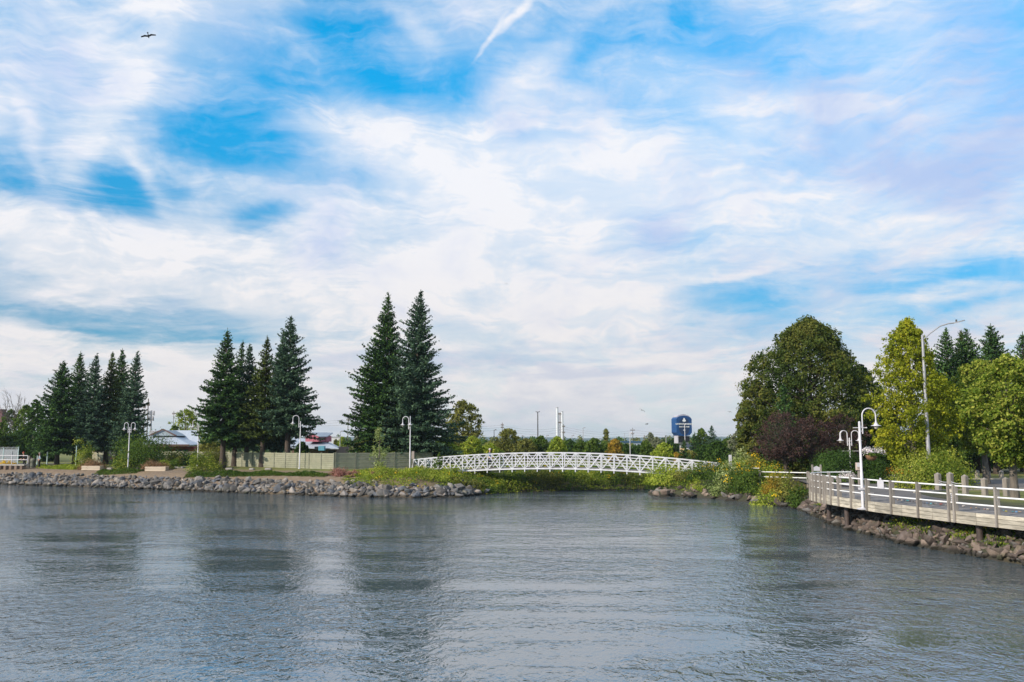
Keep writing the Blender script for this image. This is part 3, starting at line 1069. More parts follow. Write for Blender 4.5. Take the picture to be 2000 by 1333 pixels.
posts = []
for c in post_cols:
    if c > 1600 and c < 1990:
        p, d_ = at_px(c)
        posts.append((p.copy(), d_))
for c in ((19.62, 33.6), (20.4, 31.0)):
    posts.append((Vector((c[0], c[1], 0)), Vector((-.27, .96, 0)).normalized()))
bend = resample(EDGE[8:], .78)
for k, p in enumerate(bend[:-1]):
    q_ = bend[min(k + 1, len(bend) - 1)]
    posts.append((p, (q_ - p).normalized()))
for p, d_ in posts:
    rail_post(Vector((p.x, p.y, 0)), d_, rl)
fine_e = resample(EDGE, .35) + [Vector((*EDGE[-1], 0))]
for z in RZ:
    t = MB()
    t.tube([(p.x, p.y, z) for p in fine_e], .034, 8)
    child(t, 'rail', M['rail'], rl)
# return of the rail towards the bridge approach
rr = empty('railing', (15.5, 62, 1.6))
tag(rr, 'white pipe rail on timber posts running through the flowering shrubs to the footbridge', 'railing')
pp = [Vector((18.7, 57.5, 0)), Vector((16.9, 60.4, 0)), Vector((16.0, 62.5, 0)), Vector((17.2, 67.0, 0)), Vector((18.0, 72, 0)), Vector((18.6, 77.5, 0))]
t = MB()
for z in (2.72, 2.36):
    pass
A1, A2 = aty(1488, 922, 71), aty(1580, 924, 66)
B1, B2 = aty(1452, 914.5, 78), aty(1482, 915, 72)
for z_off in (0, -.38):
    t = MB()
    t.tube([A1 + Vector((0, 0, z_off)), A2 + Vector((0, 0, z_off))], .036, 8)
    t.tube([B1 + Vector((0, 0, z_off)), B2 + Vector((0, 0, z_off))], .036, 8)
    child(t, 'rail', M['rail'], rr)
for q_ in (A1 + Vector((-.18, 0, 0)), A2 + Vector((-.05, .1, 0)), B1):
    t = MB()
    zb = zg(q_.x, q_.y) - .1
    t.box((q_.x, q_.y, (q_.z + .12 + zb) / 2), (.16, .16, q_.z + .12 - zb), bev=.01)
    child(t, 'post', M['post_wood'], rr)


# ------------------------------------------------------------------ lamps
def hook(mb, base, ang, r, rise, tube=.045, drop=.25):
    """swan-neck: rises beside the pole, arches over and comes down; returns the lamp's hanging point"""
    c, s_ = math.cos(ang), math.sin(ang)
    o = Vector(base)
    pts = [o, o + Vector((0, 0, rise))]
    for k in range(1, 13):
        th = math.pi * k / 12
        pts.append(o + Vector((c * r * (1 - math.cos(th)), s_ * r * (1 - math.cos(th)), rise + math.sin(th) * r)))
    end = pts[-1] - Vector((0, 0, drop))
    pts.append(end)
    mb.tube(pts, tube, 8)
    return end


def lamp_head(root, p, k=1.0):
    t = MB()
    t.lathe([(.05, 0), (.06, -.02), (.065, -.14), (.12, -.16), (.125, -.25), (.16, -.265), (.17, -.30), (.34, -.345), (.345, -.37), (.30, -.375), (.12, -.36)], (0, 0, 0), 16, sm=False)
    for v in range(len(t.v)):
        t.v[v] = tuple(Vector(t.v[v]) * k + Vector(p))
    h = t.build('lamp_shade', M['white_paint'], root)
    g2 = MB()
    g2.lathe([(.02, -.60), (.08, -.58), (.13, -.50), (.165, -.40), (.15, -.37)], (0, 0, 0), 14)
    for v in range(len(g2.v)):
        g2.v[v] = tuple(Vector(g2.v[v]) * k + Vector(p))
    g2.build('globe', M['globe'], h)


M['globe'] = mat('frosted_globe', (.62, .56, .48), (.52, .46, .38), .25, 5, spec=.6)


def lamp(px, base, ztop, hooks, label, r=.36, pole_r=.075, extra=None, group='swan-neck lamp posts along the river', paint='white_paint'):
    """base: world point; ztop: height of the arch; hooks: list of (side offset, angle)"""
    e = empty('street_lamp', base)
    H = ztop - base.z
    t = MB()
    ph = H - r - .35
    t.tube([(0, 0, 0), (0, 0, ph * .42), (0, 0, ph * .42 + .01), (0, 0, ph)], [pole_r, pole_r, pole_r * .86, pole_r * .8], 12)
    t.tube([(0, 0, 0), (0, 0, .10)], pole_r * 2.0, 12)
    t.lathe([(pole_r * .85, ph), (pole_r * .6, ph + .05), (.01, ph + .07)], n=12)
    t.build('pole', M[paint], e)
    for so, ang in hooks:
        c, s_ = math.cos(ang), math.sin(ang)
        t = MB()
        b0 = Vector((c * .16, s_ * .16, ph - .55))
        end = hook(t, b0, ang, r, H - r - b0.z, .034)
        t.box((c * .10, s_ * .10, ph - .42), (.14, .05, .05), rz=ang)
        t.box((c * .10, s_ * .10, ph - .18), (.14, .05, .05), rz=ang)
        t.build('arm', M[paint], e)
        lamp_head(e, end, .70)
    tag(e, label, 'street lamp', group)
    return e, ph


def on(px, py, z):
    p = atz(px, py, z)
    return p


# near lamp bolted to the outside of the boardwalk
lp, ld = at_px(1691)
lo = Vector((-ld.y, ld.x, 0))
lb = Vector((lp.x, lp.y, 0)) + lo * .17
lb.z = 1.27
e, ph = lamp(1691, lb, 6.22, [(0, R(8))], 'white swan-neck lamp post bolted to the outer edge of the boardwalk', r=.36, pole_r=.072)
t = MB()
t.bar((-.32, 0, ph - .25), (.34, 0, ph - .25), .035)
t.tube([(.34, 0, ph - .27), (.34, 0, ph - .22)], .04, 8)
t.build('cross_bar', M['white_paint'], e)
t = MB()
t.tube([(.1, 0, ph - 1.45), (.16, 0, ph - 1.28), (.3, 0, ph - 1.2), (.45, 0, ph - 1.26), (.55, 0, ph - 1.38)], .018, 6)
t.tube([(.12, 0, ph - 1.62), (.38, 0, ph - 1.28)], .016, 6)
t.build('bracket', M['white_paint'], e)
t = MB()
t.box((0, 0, ZD + .62 - lb.z), (.30, .26, .10))
t.build('clamp', M['white_paint'], e)
t = MB()
t.box((0, 0, .03), (.44, .40, .06))
t.build('base_plate', M['white_paint'], e)

# lamp behind the clipped bush
b2 = aty(1661, 905, 70)
b2.z = 1.6
zt2 = aty(1661, 841.5, 70).z
e, ph = lamp(1661, b2, zt2, [(0, R(185)), (0, R(150)), (0, R(-8))], 'white lamp post with three hooked lamps behind the clipped dark bush', r=.27, pole_r=.07)
t = MB()
t.bar((-.62, 0, ph - .95), (.68, 0, ph - .95), .035)
t.build('cross_bar', M['white_paint'], e)

for px, Yl, top, rl_, hooks, lab in (
        (252, 96.8, 826, .21, [(0, math.pi), (0, 0)], 'white lamp post with two hooked lamps beside the large rounded green bush'),
        (387, 97, 821, .25, [(0, math.pi), (0, R(-40))], 'white lamp post beside the first spruce of the middle group, above a round green bush'),
        (586, 90, 812, .30, [(0, R(185))], 'white lamp post with one hooked lamp in front of the pale panel fence'),
        (801, 83.5, 814, .28, [(0, R(175)), (0, R(-85))], 'white lamp post at the left end of the white footbridge')):
    b_ = aty(px, 866, Yl)
    lamp(px, Vector((b_.x, Yl, zg(b_.x, Yl))), aty(px, top, Yl).z, hooks, lab, r=rl_, pole_r=.058)

# tall street light on the right
sb = aty(1814, 897, 60)
sb.z = 1.6
stp = aty(1807, 655, 60)
e = empty('street_lamp', sb)
H = stp.z - sb.z
t = MB()
t.tube([(0, 0, 0), (0, 0, H * .3), (0, 0, H)], [.150, .125, .08], 14)
t.build('pole', M['galv'], e)
t = MB()
a0 = Vector((-.02, 0, H - .35))
ends = [a0, a0 + Vector((.55, -.05, .48)), a0 + Vector((1.2, -.1, .95)), a0 + Vector((1.75, -.15, 1.12)), a0 + Vector((2.15, -.2, 1.16))]
t.tube(ends, .045, 8)
arm = t.build('arm', M['galv'], e)
t = MB()
tip = ends[-1]
t.prism([(-.12, -.07), (-.12, .07), (.2, .15), (.55, .12), (.68, .03), (.68, -.03), (.55, -.12), (.2, -.15)], -.035, .045)
for v in range(len(t.v)):
    p_ = Matrix.Rotation(R(-14), 3, 'Y') @ Vector(t.v[v])
    t.v[v] = tuple(p_ + tip + Vector((.02, 0, 0)))
t.build('lamp_head', M['galv'], arm)
t = MB()
t.tube([tuple(tip + Vector((.12, 0, .06))), tuple(tip + Vector((.12, 0, .22)))], .06, 8)
t.build('photocell', M['dark_metal'], arm)
tag(e, 'tall grey street light with a long arm rising past the yellow-green tree', 'street lamp')


# ------------------------------------------------------------------ footbridge
BL, BR = aty(808, 897, 84.0), aty(1404, 904, 80.0)
BD = Vector((BR.x - BL.x, BR.y - BL.y, 0))
BLEN = BD.length
BD.normalize()
BN = Vector((-BD.y, BD.x, 0))
TH = 1.42


def br(s, off, zo):
    """point on the bridge: s metres along, off behind the near side, zo above the top rail"""
    f = s / BLEN
    z = 2.98 * (1 - f) + 2.72 * f + .77 * 4 * f * (1 - f)
    p = Vector((BL.x, BL.y, 0)) + BD * s + BN * off
    return Vector((p.x, p.y, z + zo))


fb = empty('footbridge', br(BLEN / 2, 1.1, -TH))
tag(fb, 'long arched white metal footbridge with cross-braced lattice sides over the inlet', 'footbridge')


def sub(mb, name, m, parent):
    o = mb.build(name, m, parent)
    return o


def place_child(o):
    pass


BW = 2.2
NP = 24
BO = fb.location


def lmb(mb, name, m, par):
    for i in range(len(mb.v)):
        mb.v[i] = tuple(Vector(mb.v[i]) - BO)
    return mb.build(name, m, par)


for off, inner in ((0.0, 1), (BW, -1)):
    tc = MB()
    for k in range(NP * 2):
        tc.bar(br(BLEN * k / (NP * 2), off, 0), br(BLEN * (k + 1) / (NP * 2), off, 0), .10, .09)
    tr_ = lmb(tc, 'truss', M['bridge_paint'], fb)
    bc = MB()
    s0 = BLEN * .9 / NP
    for k in range(1, NP * 2 - 1):
        bc.bar(br(BLEN * k / (NP * 2), off, -TH), br(BLEN * (k + 1) / (NP * 2), off, -TH), .10, .12)
    lmb(bc, 'bottom_chord', M['bridge_paint'], tr_)
    for k in range(NP + 1):
        t = MB()
        s_ = BLEN * k / NP
        if k in (0, NP):
            sg = -1 if k == 0 else 1
            t.bar(br(s_, off, 0), br(s_ + sg * .22, off, -TH * .92), .08)
            t.bar(br(s_ - sg * .45, off, 0), br(s_ - sg * .45, off, -TH), .08)
        else:
            t.bar(br(s_, off, -.04), br(s_, off, -TH - .28), .085, .085)
        lmb(t, 'post', M['bridge_paint'], tr_)
    for k in range(NP):
        t = MB()
        a, b = BLEN * k / NP, BLEN * (k + 1) / NP
        t.bar(br(a + .06, off + .03, -.06), br(b - .06, off + .03, -TH + .05), .05, .06)
        t.bar(br(a + .06, off - .03, -TH + .05), br(b - .06, off - .03, -.06), .05, .06)
        lmb(t, 'cross_brace', M['bridge_paint'], tr_)
    for q_ in (.26, .52, .78, 1.04):
        t = MB()
        for k in range(NP):
            t.bar(br(BLEN * k / NP, off + .10 * inner, -q_), br(BLEN * (k + 1) / NP, off + .10 * inner, -q_), .03, .035)
        lmb(t, 'guard_rail', M['bridge_paint'], tr_)
t = MB()
for k in range(NP):
    a, b = br(BLEN * k / NP, BW / 2, -TH + .10), br(BLEN * (k + 1) / NP, BW / 2, -TH + .10)
    t.bar(a, b, BW - .16, .06)
lmb(t, 'deck', M['deck_wood'], fb)
t = MB()
for k in range(1, NP):
    s_ = BLEN * k / NP
    t.bar(br(s_, .06, -TH - .12), br(s_, BW - .06, -TH - .12), .10, .14)
for off in (.5, BW - .5):
    for k in range(NP):
        t.bar(br(BLEN * k / NP, off, -TH - .02), br(BLEN * (k + 1) / NP, off, -TH - .02), .12, .14)
lmb(t, 'floor_beam', M['pile'], fb)

# ------------------------------------------------------------------ text helper
def text_mesh(s, size, depth, bold=0.0, space=1.0):
    cu = bpy.data.curves.new('lettering', 'FONT')
    cu.body = s
    cu.size = size
    cu.extrude = depth
    cu.offset = bold
    cu.align_x = 'CENTER'
    cu.align_y = 'CENTER'
    cu.space_character = space
    o = bpy.data.objects.new('lettering', cu)
    COL.objects.link(o)
    dg = bpy.context.evaluated_depsgraph_get()
    me = bpy.data.meshes.new_from_object(o.evaluated_get(dg))
    bpy.data.objects.remove(o)
    bpy.data.curves.remove(cu)
    return me


# ------------------------------------------------------------------ big blue sign
SG = aty(1332, 866, 175)
e = empty('pylon_sign', (SG.x, SG.y, 2.0), R(16))
u = 175 / FPX                                  # metres per picture pixel there
zc = CAMZ - 2.0
z_ = lambda py: zc + (866 - py) * u
wF, dF = 32.5 * u, 22 * u


def arch(w, zlo, zsh, ztop, n=12):
    pts = [(-w / 2, zlo), (w / 2, zlo), (w / 2, zsh)]
    for k in range(1, n):
        x = w / 2 - w * k / n
        pts.append((x, zsh + (ztop - zsh) * (1 - (2 * x / w) ** 2)))
    pts.append((-w / 2, zsh))
    return pts


M['sign_blue'] = mat('sign_blue', (.006, .062, .21), (.005, .052, .185), .45, .8)
M['sign_blue_side'] = M['sign_blue']
M['sign_navy'] = mat('sign_navy', (.012, .035, .10), (.010, .03, .085), .5, .8)
M['sign_grey'] = mat('sign_grey', (.42, .42, .48), (.36, .36, .42), .6, .8)
M['screen'] = mat('dark_screen', (.008, .010, .014), (.006, .007, .01), .25, 2)
M['letters'] = mat('sign_letters', (.75, .78, .82), (.7, .73, .78), .5, 2)
hexa = [(-wF * .36, z_(851.5)), (0, z_(852.5)), (wF * .36, z_(850.5)), (wF / 2, z_(845.5)), (wF / 2, z_(819.5)), (wF * .40, z_(816)), (wF * .22, z_(813.8)), (0, z_(813)), (-wF * .22, z_(813.8)), (-wF * .40, z_(816)), (-wF / 2, z_(819.5)), (-wF / 2, z_(845.5))]
t = MB()
t.prism(hexa, -dF / 2, dF / 2, 'y')
t.build('sign_cabinet', M['sign_blue'], e)
t = MB()
t.prism(arch(wF * .80, z_(820), z_(814), z_(810.2)), -dF / 2 + .25, dF / 2 - .2, 'y')
t.build('cap', M['sign_grey'], e)
t = MB()
t.box((0, 0, (z_(852) + z_(866)) / 2), (wF * .78, dF * .72, z_(852) - z_(866.5)))
bx_ = t.build('display_box', M['sign_grey'], e)
t = MB()
t.box((wF * .015, -dF * .36 - .02, (z_(853) + z_(865)) / 2), (wF * .72, .05, z_(853.6) - z_(865.4)))
t.build('screen', M['screen'], bx_)
t = MB()
t.tube([(-.2, 0, 0), (-.2, 0, z_(866))], .30, 12)
t.tube([(.9, 0, 0), (.9, 0, z_(866))], .30, 12)
t.build('support', M['galv'], e)
t = MB()
seg = [(math.cos(2 * math.pi * k / 28) * wF * .36, z_(834) + math.sin(2 * math.pi * k / 28) * 16.5 * u) for k in range(28)]
seg = [(x, max(min(z, z_(816.5)), z_(849.5))) for x, z in seg]
t.prism(seg, -dF / 2 - .012, -dF / 2 + .004, 'y')
t.build('roundel', M['sign_navy'], e)
for s, py, size in (('GATEWAY CASINOS', 829.3, .40), ('SAULT STE. MARIE', 834.7, .27)):
    me = text_mesh(s, size, .012, .012)
    me.materials.append(M['letters'])
    o = link('lettering', me, e, (0, -dF / 2 - .03, z_(py)))
    o.rotation_euler = (math.pi / 2, 0, 0)
t = MB()
for cx_, cz_, r_ in ((0, .26, .19), (-.20, -.02, .17), (.20, -.02, .17)):
    pts = []
    for k in range(14):
        a_ = 2 * math.pi * k / 14 + math.pi / 2
        rr_ = r_ * (1.35 if k == 0 and cx_ == 0 else 1)
        pts.append((cx_ + math.cos(a_) * rr_, z_(822.5) + cz_ + math.sin(a_) * rr_))
    t.prism(pts, -dF / 2 - .05 - abs(cx_) * .02, -dF / 2 - .01, 'y')
t.prism([(-.05, z_(822.5) + .1), (.05, z_(822.5) + .1), (.10, z_(822.5) - .28), (-.10, z_(822.5) - .28)], -dF / 2 - .06, -dF / 2 - .01, 'y')
t.build('emblem', M['letters'], e)
t = MB()
t.prism([(-.22, z_(840.4)), (.10, z_(840.0)), (.24, z_(840.9)), (.10, z_(841.6)), (-.22, z_(841.8))], -dF / 2 - .05, -dF / 2 - .01, 'y')
t.build('emblem', M['letters'], e)
tag(e, 'large blue roadside pylon sign with white lettering above a black display', 'sign')


# ------------------------------------------------------------------ fences on the far bank
M['panel'] = mat('fence_panel', (.275, .28, .205), (.20, .21, .15), .7, 1.2, .2)
M['panel_gap'] = mat('fence_post', (.20, .21, .16), (.15, .16, .12), .7, 2)


def panel_fence(pts, base, hs, label, npan):
    a, b = Vector((*pts[0], 0)), Vector((*pts[1], 0))
    e = empty('panel_fence', ((a.x + b.x) / 2, (a.y + b.y) / 2, base))
    O = e.location
    d_ = (b - a) / npan
    dn = d_.normalized()
    for k in range(npan + 1):
        p = a + d_ * k - O
        t = MB()
        t.box((p.x, p.y, hs / 2 + .02), (.12, .14, hs + .04 + .02), rz=math.atan2(dn.y, dn.x))
        t.build('post', M['panel_gap'], e)
        if k < npan:
            t = MB()
            nb = 8
            hb = hs / nb
            for j in range(nb):
                q1, q2 = p + dn * .065, p + d_ - dn * .065
                off = Vector((dn.y, -dn.x, 0)) * (.018 if j % 2 else 0)
                t.bar(Vector((q1.x, q1.y, hb * (j + .5))) + off, Vector((q2.x, q2.y, hb * (j + .5))) + off, .04, hb - .018)
            t.build('panel', M['panel'], e)
    tag(e, label, 'fence', 'pale board fences on the far bank')


fz = 1.97
panel_fence([(-56, 117), (-30.6, 98.5)], fz, 1.6, 'pale olive board fence behind the left and middle spruces', 14)
panel_fence([(-30.5, 98.4), (-17.25, 87.6)], fz, 1.55, 'pale olive board fence with sunlit panels ending in a corner, right of the middle spruces', 9)
panel_fence([(-17.1, 87.6), (-8.2, 92.5)], fz, 1.6, 'dark shaded board fence below the tall pair of spruces', 5)


# ------------------------------------------------------------------ spruces
def spruce_at(px, Y, top, seed, needle, hw, label, group, cb=.10, base_z=None, full=1.0, ragged=.22):
    """hw: half width of the crown in picture px near its foot"""
    p = aty(px, 866, Y)
    bz = zg(p.x, Y) if base_z is None else base_z
    ht = aty(px, top, Y).z - bz
    ms = spruce_meshes(ht, hw * Y / FPX, seed, M[needle], cb, full, ragged)
    return place_tree('spruce_tree', ms, (p.x, Y, bz - .05), label, 'spruce', group, rz=seed * 1.3)


GL, GM_, GP = 'spruces standing together at the left of the far bank', 'spruces in the middle of the far bank', 'tall pair of spruces beside the footbridge'
for a in [
    (113, 107, 706, 11, 'needles_green', 52, 'leftmost large spruce of the left cluster, leaning tiers over the lawn', GL, .19),
    (148, 110, 688, 12, 'needles_green', 40, 'second spruce from the left in the left cluster, with a bushy divided top', GL, .20),
    (176, 107, 693, 13, 'needles_blue', 36, 'third spruce from the left in the left cluster, behind the small young tree', GL, .19),
    (208, 109, 690, 14, 'needles_olive', 38, 'fourth spruce from the left in the left cluster, olive green with ragged top', GL, .20),
    (232, 112, 683, 15, 'needles_green', 36, 'tallest spruce of the left cluster, behind the white planter box', GL, .19),
    (254, 106, 688, 16, 'needles_blue', 33, 'right end blue-green spruce of the left cluster with open tiers, behind the lamp post', GL, .19),
    (436, 95, 643, 17, 'needles_green', 50, 'dark broad spruce, leftmost of the middle cluster, beside the round green bush', GM_, .26),
    (459, 98, 667, 18, 'needles_green', 28, 'narrow dark spruce close behind the leftmost one of the middle cluster', GM_, .2),
    (482, 98, 674, 19, 'needles_blue', 32, 'short-topped blue-green spruce between the dark one and the olive one of the middle cluster', GM_, .2),
    (513, 95, 657, 20, 'needles_olive', 40, 'olive green spruce with thin pointed top at the centre of the middle cluster', GM_, .26),
    (546, 98, 659, 21, 'needles_blue', 34, 'blue spruce mostly hidden behind the tall open one at the right of the middle cluster', GM_, .18),
    (562, 94, 618, 22, 'needles_blue', 50, 'tallest spruce of the middle cluster, open blue-green tiers above the lamp post', GM_, .26),
    (754, 97, 577, 23, 'needles_green', 66, 'broad dark green spruce, left of the tall pair beside the footbridge', GP, .155),
    (812, 94, 570, 24, 'needles_blue', 64, 'broad grey-blue spruce, right of the tall pair, standing at the bridge end', GP, .13)]:
    spruce_at(*a[:8], cb=a[8], ragged=.30 if a[3] in (22, 16, 24) else .22)

GR = 'dark spruces behind the park trees on the right'
for a in [
    (1857, 88, 643, 31, 'needles_green', 56, 'dark spruce seen right behind the tall grey street light', GR),
    (1884, 92, 648, 32, 'needles_olive', 50, 'olive-topped spruce, second from the left behind the park trees', GR),
    (1906, 90, 645, 33, 'needles_green', 56, 'pointed dark spruce, third from the left behind the park trees', GR),
    (1945, 86, 635, 34, 'needles_green', 66, 'broad dark spruce rising highest above the bright green park trees', GR),
    (2004, 84, 653, 35, 'needles_green', 56, 'dark spruce cut by the right edge of the photograph', GR)]:
    spruce_at(*a[:8], base_z=1.6, cb=.2)

# ------------------------------------------------------------------ broadleaved trees
def tree_at(px, Y, ytop, hw, seed, leaf, label, cat='tree', group=None, name='broadleaf_tree', base_z=None, cpx=None, **kw):
    p = aty(px, 866, Y)
    bz = zg(p.x, Y) if base_z is None else base_z
    ht = aty(px, ytop, Y).z - bz
    ms = decid_meshes(ht, 2 * hw * Y / FPX, seed, M[leaf], **kw)
    return place_tree(name, ms, (p.x, Y, bz - .05), label, cat, group, rz=seed * .7)


tree_at(1586, 84, 620, 126, 41, 'leaf_linden', 'huge dark linden with rust-tinged leaves towering over the purple-leaved trees', pk=.36, top=1.9, cb=.08, ncl=700, lpc=125, ls=.22, rc=.052, ragged=.27, loose=.24, hollow=.5, tw=.030, name='linden_tree', cat='linden tree')
tree_at(1480, 85, 742, 48, 42, 'leaf_linden', 'lower dark green tree joined to the left foot of the huge linden', pk=.45, cb=.08, ncl=220, lpc=90, ls=.24, rc=.075, group=None)
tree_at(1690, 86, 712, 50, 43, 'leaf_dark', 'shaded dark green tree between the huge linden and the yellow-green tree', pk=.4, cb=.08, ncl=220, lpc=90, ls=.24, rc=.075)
spruce_at(1536, 76, 752, 36, 'needles_green', 34, 'small green pine pushing out of the front of the huge linden', None, cb=.25, base_z=1.6)
tree_at(1784, 62, 621, 92, 44, 'leaf_yellow', 'tall yellow-green linden with forked trunk behind the tall street light', pk=.26, top=1.45, cb=.14, ncl=460, lpc=95, ls=.165, rc=.06, ragged=.24, hollow=.35, bark='bark_grey', tw=.026, stems=3, name='linden_tree', cat='linden tree')
tree_at(1976, 47, 692, 84, 45, 'leaf_bright', 'bright green maple with bare straight trunk beside the wooden bollards', pk=.42, top=2.4, cb=.29, ncl=300, lpc=120, ls=.165, rc=.066, ragged=.22, loose=.08, hollow=.4, bark='bark_grey', tw=.028, name='maple_tree', cat='maple tree')
tree_at(1922, 64, 702, 66, 46, 'leaf_bright', 'bright green maple standing across the road left of the nearer one', pk=.45, top=2.2, cb=.28, ncl=260, lpc=100, ls=.17, rc=.07, ragged=.22, hollow=.4, bark='bark_grey', tw=.026, name='maple_tree', cat='maple tree')
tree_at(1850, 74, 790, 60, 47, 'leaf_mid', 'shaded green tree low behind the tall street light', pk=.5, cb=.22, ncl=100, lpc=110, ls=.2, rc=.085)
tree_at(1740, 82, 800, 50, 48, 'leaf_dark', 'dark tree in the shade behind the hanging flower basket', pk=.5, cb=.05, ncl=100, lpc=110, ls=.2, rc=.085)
GPU = 'purple-leaved plum trees in front of the huge linden'
tree_at(1530, 71, 801, 66, 51, 'leaf_purple', 'purple-leaved plum tree with forked trunk, left of the pair below the huge linden', 'plum tree', GPU, 'plum_tree', pk=.5, top=2.2, cb=.36, ncl=150, lpc=42, ls=.13, rc=.065, hollow=.3, twigs=160, stems=2, ragged=.16, loose=.1)
tree_at(1584, 73, 812, 52, 52, 'leaf_purple', 'purple-leaved plum tree with a thick dark trunk beside the clipped bush', 'plum tree', GPU, 'plum_tree', pk=.5, top=2.2, cb=.36, ncl=115, lpc=42, ls=.13, rc=.07, hollow=.3, twigs=90, ragged=.16, loose=.1)
tree_at(1645, 76, 806, 56, 53, 'leaf_purple', 'brownish purple plum tree behind the three-hooked lamp post', 'plum tree', GPU, 'plum_tree', pk=.5, top=2.2, cb=.25, ncl=115, lpc=42, ls=.13, rc=.07, hollow=.3, twigs=90, ragged=.16, loose=.1)

# dark trunks of the wood behind the road on the right
wood = 'shaded spruce trunks behind the park lawn'
for k, (px, Y) in enumerate(((1852, 96), (1868, 94), (1889, 98), (1928, 93), (1943, 95), (1994, 92))):
    p = aty(px, 866, Y)
    t = MB()
    hh = 5.5
    t.tube([(0, 0, -.1), (.05, 0, 1.5), (0, .05, hh)], [.27, .22, .16], 8)
    o = t.build('tree_trunk', M['bark'], None, (p.x, Y, 1.6))
    c_ = leaf = spruce_meshes(9.5, 2.4, 60 + k, M['needles_green'], .26)
    bpy.data.objects.remove(o)
    place_tree('spruce_tree', c_, (p.x, Y, 1.55), ['straight dark spruce of the shaded wood, nearest the tall grey street light', 'dark spruce of the shaded wood just left of the leaning pair', 'dark spruce with a reddish trunk in the shaded wood', 'dark spruce of the wood seen right of the farther bright maple', 'dark spruce of the wood between the two bright maples', 'dark spruce of the wood right of the bare maple trunk'][k], 'spruce', wood)

